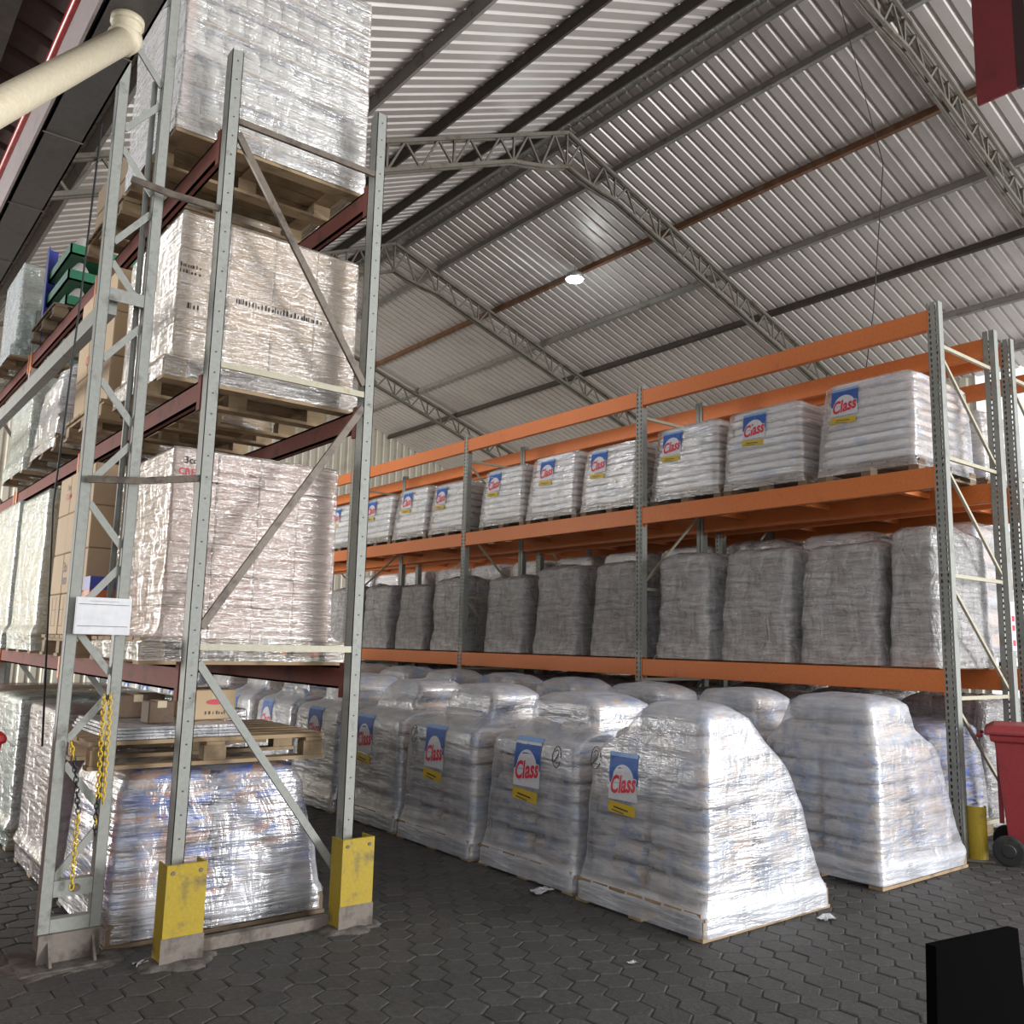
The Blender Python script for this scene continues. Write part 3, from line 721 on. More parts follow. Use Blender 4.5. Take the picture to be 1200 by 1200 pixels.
def orange_rack(x, label):
    t = thing('pallet_rack', label, 'pallet rack', (x, UY[0], 0))
    Y0 = UY[0]
    for k, y in enumerate(UY):
        put('post', POST, t, (0, y - Y0, 0)); put('post', POSTR, t, (RR - RF - 0.075, y - Y0, 0))
        xa, xb = 0.07, RR - RF - 0.07; yy = y - Y0
        zz = [0.22, 1.21, 2.19, 3.17, 4.13]
        for z in zz:
            mb = MB(); mb.bar((xa, yy, z), (xb, yy, z), 0.025, 0.03); mb.build('horizontal_brace', 'brace_cream', t)
        for z0, z1 in zip(zz, zz[1:]):
            a, b = ((xa, yy, z1 - 0.05), (xb, yy, z0 + 0.06)) if k % 2 == 0 else ((xa, yy, z0 + 0.06), (xb, yy, z1 - 0.05))
            mb = MB(); mb.bar(a, b, 0.022, 0.025); mb.build('diagonal_brace', 'brace_cream', t)
    for a, b in zip(UY, UY[1:]):
        y0, y1 = a + 0.05 - Y0, b - 0.05 - Y0
        for z0, z1 in ((1.255, 1.43), (2.905, 3.085), (4.255, 4.43)):
            beam(t, 0, y0, y1, z0, z1); beam(t, RR - RF - 0.066, y0, y1, z0, z1)
        for q in (0.18, 0.5, 0.82):
            yy = y0 + (y1 - y0) * q
            mb = MB(); mb.box((0.066, yy - 0.03, 3.0), (RR - RF - 0.066, yy + 0.03, 3.05)); mb.build('support_bar', 'orange_beam', t)
    return t
orange_rack(RF, 'long orange and galvanised pallet rack facing the aisle')
orange_rack(8.55, 'orange pallet rack standing back to back behind the first')

# ------------------------------------------------------------------ left rack
LX0, LX1, LY = 1.57, 2.58, [4.65, 7.35, 10.05, 12.75, 15.45]
def left_rack():
    t = thing('pallet_rack', 'tall grey pallet rack with dark red beams beside the lattice column', 'pallet rack', (LX0, LY[0], 0))
    Y0 = LY[0]
    for k, y in enumerate(LY):
        yy = y - Y0; h = 4.87 if k else 4.87
        for x in (0, LX1 - LX0 - 0.065):
            mb = MB()
            mb.box((x, yy, 0), (x + 0.065, yy + 0.004, h)); mb.box((x, yy, 0), (x + 0.004, yy + 0.085, h)); mb.box((x + 0.061, yy, 0), (x + 0.065, yy + 0.085, h))
            mb.box((x, yy + 0.081, 0), (x + 0.02, yy + 0.085, h)); mb.box((x + 0.045, yy + 0.081, 0), (x + 0.065, yy + 0.085, h))
            if k == 0:
                for q in range(38): mb.tube([(x + 0.033, yy - 0.003, 0.55 + q * 0.115), (x + 0.033, yy - 0.001, 0.55 + q * 0.115)], 0.0042, 8, 1)  # bolt holes as dark dots, their inner shade painted on the post
            mb.build('post', ['grey_paint', 'ink'], t)
        a, b = 0.065, LX1 - LX0 - 0.065; ym = yy + 0.012
        zz = [1.50, 3.02, 4.45] if k < 4 else [1.5]
        for z in zz:
            mb = MB(); mb.bar((a, ym, z), (b, ym, z), 0.02, 0.035); mb.build('horizontal_brace', 'brace_brown' if z > 4 else 'brace_cream', t)
        for p, q, m in (((a, ym, 4.38), (b, ym, 3.08), 'brace_brown'), ((b, ym, 2.94), (a, ym, 1.60), 'brace_brown'), ((a, ym, 1.42), (b, ym, 0.25), 'grey_paint')):
            mb = MB(); mb.bar(p, q, 0.022, 0.04); mb.build('diagonal_brace', m, t)
    for a, b in zip(LY, LY[1:]):
        y0, y1 = a + 0.085 - Y0, b - Y0
        for z0, z1 in ((1.27, 1.40), (2.82, 2.945), (4.255, 4.39)):
            for x in (0.005, LX1 - LX0 - 0.055):
                mb = MB(); mb.box((x, y0, z0), (x + 0.012, y1, z1)); mb.box((x, y0, z0), (x + 0.05, y1, z0 + 0.012)); mb.box((x, y0, z1 - 0.012), (x + 0.05, y1, z1)); mb.box((x + 0.036, y0, z0), (x + 0.05, y1, z1))
                bm_ = mb.build('beam', 'red_oxide', t)
                for yy in (y0, y1 - 0.05):
                    c = MB(); c.box((x - 0.012, yy, z0 - 0.05), (x + 0.003, yy + 0.05, z1 + 0.02)); c.build('end_connector', 'orange_beam' if a > 5 else 'red_oxide', bm_)
    mb = MB(); mb.box((0.14, -0.03, 0.0), (LX1 - LX0 - 0.14, 0.02, 0.06)); mb.build('floor_rail', 'dirt_steel', t)
left_rack()
def patch(parent, loc, rx, ry, seed, hgt=0.022):
    mb = MB(); n = 28; rings = [(1.0, -0.012), (0.9, 0.25), (0.7, 0.7), (0.4, 1.0)]
    vs = []
    for k, hz in rings:
        for q in range(n):
            a = 2 * PI * q / n; w = 1 + 0.35 * noise.noise((math.cos(a) * 1.7 + seed, math.sin(a) * 1.7, seed * 0.3)) + 0.28 * noise.noise((math.cos(a) * 6, math.sin(a) * 6, seed))
            vs.append((rx * k * w * math.cos(a), ry * k * w * math.sin(a), hz * hgt if hz > 0 else hz))
    vs.append((0, 0, hgt)); fs = []
    for i in range(3):
        for q in range(n): fs.append((i * n + q, i * n + (q + 1) % n, (i + 1) * n + (q + 1) % n, (i + 1) * n + q))
    for q in range(n): fs.append((3 * n + q, 3 * n + (q + 1) % n, 4 * n))
    mb.add(vs, fs); mb.build('mortar_patch', 'concrete', parent, loc, smooth=True)
def guard(x0, x1, y, h, label, loc_y=0.1, lean=0):
    o = MB(); d = 0.13
    o.box((0, 0, 0), (x1 - x0, 0.008, h)); o.box((0, 0.0081, 0), (0.008, d, h)); o.box((x1 - x0 - 0.008, 0.0081, 0), (x1 - x0, d, h))
    o.add([(0.0, 0.0, h), (x1 - x0, 0, h), (x1 - x0, 0.008, h + 0.003), (0, 0.008, h + 0.003)], [(0, 1, 2, 3)])
    g = thing('upright_guard', label, 'rack guard', (x0, y, 0), 0, 'yellow upright guards')
    o.build('guard_plate', 'guard_yellow', g)
    b = MB()
    for q in (0.03, x1 - x0 - 0.03):
        b.tube([(q, -0.004, h - 0.035), (q, 0.0, h - 0.035)], 0.01, 8)
    b.build('bolt', 'dirt_steel', g)
    f = MB(); f.box((-0.03, -0.02, -0.01), (x1 - x0 + 0.03, d + 0.02, 0.012)); f.box((-0.006, -0.003, 0.01), (x1 - x0 + 0.006, -0.0005, 0.13)); f.build('foot_plate', 'dirt_steel', g)
    patch(g, ((x1 - x0) / 2, 0.05, 0), 0.19, 0.135, int(x0 * 100))
guard(1.505, 1.700, 4.50, 0.46, 'yellow guard plate on the left front post of the grey rack')
guard(2.440, 2.635, 4.50, 0.475, 'yellow guard plate on the right front post of the grey rack')
# yellow round-cornered guard at the foot of the orange rack end upright
o = MB(); pts = []
for k in range(13):
    a = PI * (0.5 + k / 12)
    pts.append((0.05 + 0.06 * math.cos(a) , 0.0 + 0.07 * math.sin(a)))
pts = [(0.11, 0.07)] + pts + [(0.11, -0.07)]
vs = [(x, y, z) for z in (0, 0.40) for x, y in pts]; k = len(pts)
o.add(vs, [(i, i + 1, k + i + 1, k + i) for i in range(k - 1)])
vs = [(x * 0.93 + 0.006, y * 0.93, z) for z in (0, 0.40) for x, y in pts]
o.add(vs, [(i, i + 1, k + i + 1, k + i) for i in range(k - 1)])
g = thing('upright_guard', 'narrow yellow guard at the foot of the orange rack end upright', 'rack guard', (RF + 0.07, 3.31, 0), math.radians(35), 'yellow upright guards')
o.build('guard_plate', 'guard_yellow', g)
f = MB(); f.box((-0.04, -0.10, 0), (0.15, 0.10, 0.012)); f.build('foot_plate', 'dirt_steel', g)

# ------------------------------------------------------------------ left rack loads
def carton_mesh(sx, sy, sz, mat, name='carton'):
    bm = bmesh.new(); bmesh.ops.create_cube(bm, size=1)
    for v in bm.verts: v.co = Vector((v.co.x * sx, v.co.y * sy, (v.co.z + 0.5) * sz))
    bmesh.ops.bevel(bm, geom=bm.edges[:], offset=0.006, segments=1, affect='EDGES')
    me = bpy.data.meshes.new(name); bm.to_mesh(me); bm.free(); me.materials.append(MAT[mat]); return me
def lettering(parent, rows, loc, face, name='printed_mark'):
    """rows: (text, size, dx, dz, material, bold); face '-y' or '-x', flat on a carton"""
    mats = []; mb = MB()
    for tx, s, dx, dz, mt, bold in rows:
        if mt not in mats: mats.append(mt)
        tv, tf = text_geo(tx, bold, 0.0)
        if face == '-y': vs = [(x * s + dx, 0, y * s + dz) for x, y, z in tv]
        else: vs = [(0, -(x * s + dx), y * s + dz) for x, y, z in tv]
        mb.add(vs, tf, mats.index(mt))
    return mb.build(name, mats, parent, loc)
def carton_load(loc, label, dims, grid, rnd, cmat, fmat, seed, group=None, amp=0.005, filmed=True, pal=PAL, pad=0.012, zoff=0.142, marks=(), vis=True, nm='carton_pallet_load', part='carton', z_film0=0.02, flare=0.05):
    """film-wrapped pallet of cartons: dims = overall size, grid = cartons per axis"""
    (lx, ly, lz), (nx, ny, n_z) = dims, grid
    t = thing(nm, label, 'pallet load', loc, 0, group); put('pallet', pal, t)
    sx, sy, sz = lx / nx, ly / ny, lz / n_z
    me = carton_mesh(sx - 0.004, sy - 0.004, sz - 0.003, cmat, part)
    for k in range(n_z):
        for i in range(nx):
            for j in range(ny):
                if vis and 0 < i < nx - 1 and 0 < j < ny - 1 and k < n_z - 1: continue
                if vis and j == ny - 1 and 0 < i and k < n_z - 1: continue
                put(part, me, t, (-lx / 2 + sx * (i + 0.5) + rnd.uniform(-0.003, 0.003), -ly / 2 + sy * (j + 0.5) + rnd.uniform(-0.003, 0.003), zoff + sz * k), rnd.choice((0, PI)))
    if filmed:
        hx, hy = lx / 2 + pad, ly / 2 + pad; z1 = zoff + lz
        pf = [(z_film0, -max(hx, 0.60), max(hx, 0.60), -max(hy, 0.5), max(hy, 0.5)), (0.12, -max(hx, 0.605), max(hx, 0.605), -max(hy, 0.505), max(hy, 0.505)),
              (0.15, -hx - flare * 0.6, hx + flare * 0.6, -hy - 0.01, hy + 0.01), (0.22, -hx, hx, -hy, hy), (z1 - 0.02, -hx, hx, -hy, hy), (z1 + 0.004, -hx + 0.01, hx - 0.01, -hy + 0.01, hy - 0.01)]
        put('stretch_film', film_geo(pf, seed, amp, 112, 56, 0.02, mat=fmat), t)
    return t
X0, YA = 2.005, 5.38
# level 1 front: cartons with a dark and a red printed mark
t = carton_load((2.0, YA, 1.402), 'film-wrapped pallet of pinkish cartons at the front of the grey rack, first shelf', (0.98, 0.96, 1.04), (4, 3, 6), rnd, 'carton_pink', 'film_carton', 201, 'carton pallets at the front of the grey rack')
lettering(t, [('3co', 0.055, 0, 0.03, 'ink', 0.01), ('CREM', 0.052, 0, -0.035, 'ink_red', 0.01)], (-0.405, -0.4965, 1.08), '-y')
lettering(t, [('3co', 0.03, 0, 0.0, 'ink', 0.0)], (-0.05, -0.4965, 1.07), '-y')
# level 2 front
t = carton_load((2.0, YA, 2.948), 'film-wrapped pallet of brown cartons at the front of the grey rack, middle shelf', (1.10, 0.98, 0.85), (4, 3, 4), rnd, 'carton', 'film_carton', 202, 'carton pallets at the front of the grey rack', flare=0.0)
def faint_print(parent, loc, w, h, rows, seed, mat='ink', face='-y'):
    """small worn print on a carton: short strokes, not readable"""
    mb = MB(); r = random.Random(seed)
    for k in range(rows):
        x = -w / 2
        while x < w / 2:
            a = r.uniform(0.004, 0.012); z = (k / max(1, rows)) * h; hh = h / rows * r.uniform(0.35, 0.7)
            p = [(x, z), (x + a, z), (x + a, z + hh), (x, z + hh)]
            mb.add([(u, 0, v) if face == '-y' else (0, -u, v) for u, v in p], [(0, 1, 2, 3)]); x += a + r.uniform(0.004, 0.016)
    mb.build('printed_mark', mat, parent, loc)
faint_print(t, (-0.50, -0.506, 0.62), 0.11, 0.07, 2, 1); faint_print(t, (-0.47, -0.506, 0.42), 0.06, 0.05, 1, 2); faint_print(t, (0.05, -0.506, 0.52), 0.55, 0.05, 1, 3)
# level 3 front: packs of jars under cloudy film
t = thing('jar_pallet_load', 'white cloudy film-wrapped pallet of dark-lidded packs on the top shelf of the grey rack', 'pallet load', (1.96, YA, 4.392)); put('pallet', PAL, t)
jar = MB()
prof = [(0.0, 0.001), (0.0, 0.052), (0.006, 0.056), (0.11, 0.056), (0.135, 0.046), (0.14, 0.046)]
for a, b in zip(prof, prof[1:]):
    n = 14; vs = [(r * math.cos(2 * PI * k / n), r * math.sin(2 * PI * k / n), z) for z, r in (a, b) for k in range(n)]
    jar.add(vs, [(k, (k + 1) % n, n + (k + 1) % n, n + k) for k in range(n)], 0)
lid = [(0.14, 0.05), (0.175, 0.05), (0.176, 0.001)]
for a, b in zip(lid, lid[1:]):
    n = 14; vs = [(r * math.cos(2 * PI * k / n), r * math.sin(2 * PI * k / n), z) for z, r in (a, b) for k in range(n)]
    jar.add(vs, [(k, (k + 1) % n, n + (k + 1) % n, n + k) for k in range(n)], 1)
JAR = jar.mesh('jar', ['cap_white', 'lid_navy'], True)
for k in range(6):
    mb = MB(); mb.box((-0.57, -0.48, 0.145 + k * 0.2), (0.57, 0.48, 0.155 + k * 0.2)); mb.build('layer_sheet', 'carton', t)
    for i in range(10): put('jar', JAR, t, (-0.51 + i * 0.113, -0.42, 0.156 + k * 0.2))
    mb = MB(); mb.box((-0.57, -0.35, 0.156 + k * 0.2), (0.57, 0.48, 0.34 + k * 0.2)); mb.build('carton', 'carton', t)
for x in (-0.585, 0.575):
    mb = MB(); mb.box((x, -0.50, 0.14), (x + 0.012, -0.44, 1.38)); mb.box((x - 0.0 if x > 0 else x + 0.0, -0.505, 0.14), (x + 0.05 if x < 0 else x + 0.012, -0.495, 1.38)); mb.build('corner_strip', 'carton_pink', t)
pf = [(0.02, -0.605, 0.605, -0.505, 0.505), (0.13, -0.61, 0.61, -0.512, 0.512), (0.17, -0.60, 0.60, -0.512, 0.512), (1.36, -0.60, 0.60, -0.512, 0.512), (1.39, -0.58, 0.58, -0.49, 0.49)]
put('stretch_film', film_geo(pf, 203, 0.012, 128, 60, 0.02, mat='film_top'), t)
# level 0 front: bright sacks under heavy film, an empty pallet, sheets and boxes on top
t = thing('sack_pallet_load', 'colourful sack pallet on the floor between the yellow guards', 'pallet load', (1.945, YA, 0)); put('pallet', PALD, t)
pf = [(0.03, -0.605, 0.605, -0.50, 0.50), (0.135, -0.60, 0.60, -0.50, 0.50), (0.17, -0.60, 0.58, -0.50, 0.50), (0.40, -0.59, 0.535, -0.49, 0.49), (0.75, -0.57, 0.44, -0.48, 0.48), (0.82, -0.54, 0.40, -0.46, 0.46), (0.85, -0.45, 0.35, -0.40, 0.40)]
stack_sacks(t, pf, 'sack_colour', [0.143 + 0.1 * k for k in range(8)], 2, 2, rnd, 0.02, None, 0.02, True)
put('stretch_film', film_geo(pf, 204, 0.014, 128, 50, 0.07, mat='film_heavy'), t)
o = put('pallet', pallet_mesh(1.28, 1.0, 'pallet_wood'), None, (1.86, YA, 0.872), math.radians(-2)); tag(o, 'empty timber pallet lying on top of the colourful sack pallet', 'pallet')
mb = MB()
for k in range(4): mb.box((-0.36 + 0.01 * k, -0.45, 0.016 * k), (0.36 - 0.012 * k, 0.42, 0.016 * k + 0.013))
o = mb.build('wrapped_board_stack', 'film_clear_bundle', None, (1.68, YA - 0.0, 1.0145)); tag(o, 'thin stack of film-wrapped boards on the empty timber pallet', 'boards')
def loose_box(loc, size, label, rows=None, rz=0.0, mat='carton', open_=False):
    b = thing('carton_box', label, 'box', loc, rz); me = carton_mesh(*size, mat, 'box_body'); put('box_body', me, b)
    tp = MB(); tp.box((-0.025, -size[1] / 2 - 0.001, size[2] * 0.7), (0.025, size[1] / 2 + 0.001, size[2] + 0.001)); tp.build('tape', 'crate_kraft', b)
    if rows: lettering(b, rows, (0, -size[1] / 2 - 0.002, size[2] / 2), '-y')
    return b
ellipse = [('CREM', 0.04, 0, -0.05, 'ink', 0.005), ('O', 0.07, 0.0, 0.0, 'ink_red', 0.03)]
b = loose_box((1.93, YA - 0.02, 1.0785), (0.26, 0.30, 0.17), 'small brown box with a red oval on the wrapped boards', None, 0.1)
faint_print(b, (0, -0.152, 0.03), 0.12, 0.03, 1, 5)
mb = MB(); n = 24
vs = [(0, 0, 0)] + [(0.055 * math.cos(2 * PI * k / n), 0, 0.016 * math.sin(2 * PI * k / n)) for k in range(n)]
mb.add(vs, [(0, k + 1, (k + 1) % n + 1) for k in range(n)]); mb.build('red_oval', 'ink_red', b, (0, -0.152, 0.10))
loose_box((1.60, YA + 0.22, 1.0785), (0.30, 0.24, 0.13), 'brown box lying behind the left front post on the boards', None, -0.08, 'box_brown')
loose_box((1.60, YA - 0.24, 1.0785), (0.14, 0.12, 0.12), 'small dark open box beside the left front post', None, 0.05, 'box_brown')

# deeper positions of the grey rack
t = carton_load((1.96, 6.62, 1.402), 'brown carton pallet on the first shelf, second from the front, dark round mark', (1.14, 0.98, 1.12), (4, 3, 4), rnd, 'carton', 'film_carton', 210, None, filmed=False)
lettering(t, [('3o', 0.10, 0, 0.04, 'ink', 0.01), ('tro', 0.10, 0, -0.045, 'ink', 0.012)], (-0.573, 0.10, 0.56), '-x')
lettering(t, [('3co', 0.06, 0, 0.03, 'ink', 0.01), ('CREM', 0.06, 0, -0.035, 'ink_red', 0.01)], (-0.573, 0.20, 1.14), '-x')
mb = MB()
for q in (-0.36, -0.14, 0.1, 0.32):
    for r_ in range(2): mb.box((-0.5725, q - 0.06, 0.20 + r_ * 0.11), (-0.5718, q + 0.06, 0.204 + r_ * 0.11))
    mb.box((-0.5725, q - 0.06, 0.20), (-0.5718, q - 0.056, 0.40)); mb.box((-0.5725, q + 0.056, 0.20), (-0.5718, q + 0.06, 0.40))
mb.build('printed_frame', 'ink', t)
b = thing('carton_box', 'blue and orange printed box wedged behind the lattice column', 'box', (1.47, 5.98, 1.545), 0); put('box_body', carton_mesh(0.2, 0.16, 0.36, 'print_orange', 'box_body'), b)
mb = MB(); mb.box((-0.102, -0.082, 0.28), (0.102, 0.082, 0.362)); mb.build('blue_band', 'post_blue', b)
carton_load((1.96, 7.95, 1.402), 'aqua film-wrapped carton pallet on the first shelf, third from the front', (1.14, 0.98, 1.10), (3, 3, 4), rnd, 'carton', 'film_aqua', 211)
carton_load((1.96, 9.2, 1.402), 'film-wrapped carton pallet on the first shelf, fourth from the front', (1.12, 0.98, 1.15), (3, 3, 4), rnd, 'carton_pink', 'film_aqua', 212)
t = carton_load((1.98, 6.62, 2.948), 'unwrapped brown carton pallet on the middle shelf behind the lattice column', (1.12, 0.96, 0.92), (3, 3, 3), rnd, 'carton', 'film_carton', 213, None, filmed=False)
lettering(t, [('CREM', 0.09, 0, 0, 'ink_red', 0.01)], (-0.563, 0.1, 0.55), '-x')
t = thing('bale_pallet_load', 'film-wrapped mauve round bale on the middle shelf, third from the front', 'pallet load', (1.98, 7.95, 2.948)); put('pallet', PALD, t)
mb = MB(); mb.tube([(-0.5, 0.1, 0.47), (-0.2, 0.1, 0.47), (0.5, 0.1, 0.47)], [0.26, 0.30, 0.30], 28); mb.build('bale', 'bale_mauve', t, smooth=True)
put('stretch_film', film_geo([(0.03, -0.60, 0.60, -0.5, 0.5), (0.2, -0.58, 0.58, -0.48, 0.48), (0.60, -0.55, 0.55, -0.38, 0.42), (0.80, -0.45, 0.45, -0.2, 0.3)], 214, 0.03, 96, 36, 0.08, mat='film_carton'), t)
carton_load((1.98, 9.2, 2.948), 'aqua film-wrapped pallet on the middle shelf, fourth from the front', (1.12, 0.96, 0.75), (3, 3, 3), rnd, 'crate_kraft', 'film_aqua', 215)
# green and white trays on the top shelf
t = thing('tray_pallet_load', 'stack of green trays with kraft goods and a blue corner post on the top shelf', 'pallet load', (2.08, 9.15, 4.392)); put('pallet', PALD, t)
for k in range(3):
    z = 0.145 + k * 0.25
    mb = MB(); mb.box((-0.5, -0.46, z), (0.5, 0.46, z + 0.015)); mb.box((-0.5, -0.46, z), (-0.485, 0.46, z + 0.10)); mb.box((0.485, -0.46, z), (0.5, 0.46, z + 0.10)); mb.box((-0.5, -0.46, z), (0.5, -0.445, z + 0.10)); mb.box((-0.5, 0.445, z), (0.5, 0.46, z + 0.10))
    tr = mb.build('tray', 'crate_green', t)
    for i in range(5):
        for j in range(2):
            g = MB(); y = -0.36 + i * 0.18; x = -0.38 + j * 0.3
            n = 10; pts = [(0.0, 0.05), (0.05, 0.075), (0.12, 0.075), (0.19, 0.03), (0.20, 0.001)]
            for a, b_ in zip(pts, pts[1:]):
                vs = [(x + r * math.cos(2 * PI * q / n), y + r * math.sin(2 * PI * q / n), z + 0.018 + h) for h, r in (a, b_) for q in range(n)]
                g.add(vs, [(q, (q + 1) % n, n + (q + 1) % n, n + q) for q in range(n)])
            g.build('kraft_bag', 'crate_kraft' if (i + j) % 2 else 'cap_white', tr, smooth=True)
mb = MB(); mb.box((-0.53, 0.40, 0.0), (-0.52, 0.50, 1.0)); mb.box((-0.53, 0.49, 0.0), (-0.43, 0.50, 1.0)); mb.build('corner_post', 'post_blue', t)
carton_load((2.0, 6.65, 4.392), 'dark carton pallet on the top shelf right behind the white jar load', (1.10, 0.96, 0.42), (3, 3, 2), rnd, 'carton', 'film_carton', 216, None, filmed=False)
carton_load((2.0, 10.75, 4.392), 'grey film-wrapped pallet far back on the top shelf', (1.10, 0.96, 0.9), (3, 3, 3), rnd, 'crate_kraft', 'film_aqua', 217)
# floor positions behind the colourful sacks
for i, (y, cm, fm, lab) in enumerate(((6.62, 'carton_dark', 'film_dark', 'dark purple wrapped carton pallet on the floor behind the lattice column'), (7.95, 'carton_dark', 'film_aqua', 'greenish film-wrapped pallet on the floor beside the bright red bin'), (9.2, 'carton', 'film_carton', 'wrapped brown carton pallet on the floor deep under the grey rack'))):
    carton_load((1.93, y, 0), lab, (1.16, 0.98, 0.92), (4, 3, 3), rnd, cm, fm, 220 + i)
# further positions along the grey rack, seen between its posts
for i, y in enumerate((10.75, 12.0, 13.4, 14.6)):
    carton_load((1.98, y, 1.402), 'pale wrapped carton pallet deep on the first shelf, %s of the far four' % ORD[i], (1.1, 0.96, 1.1), (3, 3, 3), rnd, 'carton_pink', 'film_carton', 230 + i, 'far wrapped carton pallets in the grey rack')

# ------------------------------------------------------------------ lattice column with its fittings
col = thing('lattice_column', 'grey welded lattice steel column on a concrete foot at the left', 'column', (1.19, 4.88, 0))
HC = 6.3
def chord(x, w, d, m='grey_paint'):
    mb = MB(); mb.box((x, -d / 2, 0.13), (x + w, -d / 2 + 0.005, HC)); mb.box((x, -d / 2, 0.13), (x + 0.005, d / 2, HC)); mb.box((x + w - 0.005, -d / 2, 0.13), (x + w, d / 2, HC)); mb.box((x, d / 2 - 0.005, 0.13), (x + w, d / 2, HC))
    mb.build('chord', m, col, bevel=0.002)
chord(-0.155, 0.055, 0.06); chord(0.075, 0.055, 0.06)
mb = MB(); z = 0.38; s = 0
mb2 = MB()
while z < HC - 0.3:
    a, b = (-0.10, 0.075) if s % 2 == 0 else (0.075, -0.10)
    m_ = MB(); m_.bar((a, -0.005, z), (b, -0.005, z + 0.215), 0.012, 0.034); m_.build('lacing_bar', 'grey_paint', col)
    z += 0.325; s += 1
for z0, z1 in ((0.30, 0.375), (0.13, 0.20), (3.30, 3.37)):
    mb = MB(); mb.box((-0.10, -0.028, z0), (0.075, -0.022, z1)); mb.box((-0.10, -0.022, z1 - 0.01), (0.075, 0.028, z1)); mb.build('batten_plate', 'grey_paint', col)
mb = MB(); mb.tube([(0.055, 0.05, 1.7), (0.06, 0.05, 3.0), (0.05, 0.05, 4.65)], 0.016, 10); mb.build('conduit', 'galvanised', col, smooth=True)
mb = MB(); mb.box((-0.15, -0.04, 0.06), (0.125, 0.06, 0.14)); mb.box((-0.15, -0.055, 0.012), (0.125, -0.04, 0.14))
for x in (-0.11, 0.085): mb.add([(x, -0.055, 0.012), (x, -0.13, 0.012), (x, -0.055, 0.11), (x + 0.012, -0.055, 0.012), (x + 0.012, -0.13, 0.012), (x + 0.012, -0.055, 0.11)], [(0, 1, 2), (5, 4, 3), (0, 3, 4, 1), (1, 4, 5, 2), (2, 5, 3, 0)])
mb.build('base_plate', 'dirt_steel', col)
mb = MB(); mb.box((-0.24, -0.17, -0.02), (0.22, 0.22, 0.012)); mb.build('concrete_foot', 'concrete', col, bevel=0.01); patch(col, (0, 0, 0), 0.29, 0.25, 77, 0.011)
mb = MB(); mb.tube([(-0.0, -0.04, 0.335), (-0.0, -0.028, 0.335)], 0.018, 12); mb.build('chain_stud', 'brace_brown', col)
# white board on the column
b = thing('notice_board', 'small white lined board fixed to the lattice column', 'sign', (1.06, 4.80, 1.55)); b.rotation_euler = (0, 0, 0.0)
mb = MB(); mb.box((0, 0, 0), (0.262, 0.018, 0.185)); mb.build('board', 'sign_white', b, bevel=0.003)
mb = MB(); mb.box((0.012, -0.001, 0.148), (0.25, 0.0, 0.151)); mb.box((0.012, -0.001, 0.040), (0.25, 0.0, 0.043)); mb.box((0.06, -0.001, 0.165), (0.20, 0.0, 0.1665)); mb.build('ruled_lines', 'brace_brown', b)
# chains
def chain(pts, mats, label, r=0.0034, L=0.029):
    """plain links along a path, alternating planes, colour by stretch"""
    t = thing('safety_chain', label, 'chain', pts[0]); o = Vector(pts[0])
    P = [Vector(p) - o for p in pts]; cum = [0.0]
    for a, b in zip(P, P[1:]): cum.append(cum[-1] + (b - a).length)
    def at(s):
        for i in range(len(P) - 1):
            if s <= cum[i + 1]: return P[i] + (P[i + 1] - P[i]) * ((s - cum[i]) / max(1e-6, cum[i + 1] - cum[i])), (P[i + 1] - P[i]).normalized()
        return P[-1], (P[-1] - P[-2]).normalized()
    groups = {}; s = 0; k = 0
    while s < cum[-1]:
        c, d = at(s); u = Vector((1, 0, 0)) if k % 2 else Vector((0, 1, 0))
        u = (u - d * u.dot(d)).normalized(); ring = []
        for q in range(10):
            a = 2 * PI * q / 10
            ring.append(c + d * (math.sin(a) * L * 0.62) + u * (math.cos(a) * L * 0.34))
        fr = s / cum[-1]; mt = next(m for lim, m in mats if fr <= lim)
        mb = groups.setdefault((mt, [m for _, m in mats].index(mt)), MB()); mb.tube(ring + [ring[0]], r, 6, cap=False)
        s += L * 0.86; k += 1
    for (mt, _), mb in groups.items(): tag(mb.build('yellow_links' if mt == 'chain_yellow' else 'black_links', mt, t, smooth=True), kind='stuff')
chain([(1.232, 4.815, 1.24), (1.236, 4.812, 1.0), (1.245, 4.812, 0.57)], [(0.72, 'chain_yellow'), (0.86, 'chain_black'), (0.93, 'chain_yellow'), (1.01, 'chain_black')], 'yellow and black chain hanging against the right leg of the lattice column')
chain([(1.262, 4.815, 1.24), (1.266, 4.812, 1.0), (1.268, 4.812, 0.74)], [(1.01, 'chain_yellow')], 'shorter yellow chain loop hanging on the right leg of the lattice column')
chain([(1.10, 4.815, 1.02), (1.135, 4.812, 0.86), (1.16, 4.812, 0.69), (1.16, 4.812, 0.33)], [(0.10, 'chain_yellow'), (0.48, 'chain_black'), (1.01, 'chain_yellow')], 'yellow chain hanging to the stud low on the lattice column')
# ties from the column to the rack and the long tie beam
for i, (p, q, lab) in enumerate((((1.06, 4.83, 2.33), (1.60, 4.66, 2.385), 'dark tie rod from the column to the rack at board height above'), ((1.14, 4.83, 3.99), (1.60, 4.66, 3.90), 'dark tie rod from the column to the rack near its top'))):
    mb = MB(); o = Vector(p); mid = (Vector(q) - o) * 0.45 + Vector((0, 0, -0.012))
    mb.bar((0, 0, 0), mid, 0.02, 0.035); mb.bar(mid, Vector(q) - o, 0.02, 0.035)
    tag(mb.build('tie_rod', 'brace_brown', None, p), ('dark tie rod from the column to the rack above the white board', 'dark tie rod from the column to the rack under the gutter')[i], 'tie rod')
mb = MB(); mb.box((-0.03, 0, -0.05), (0.03, 10, 0.05)); o = mb.build('tie_beam', 'grey_paint', None, (1.12, 4.93, 3.30)); tag(o, 'grey horizontal tie beam running back from the lattice column', 'beam')

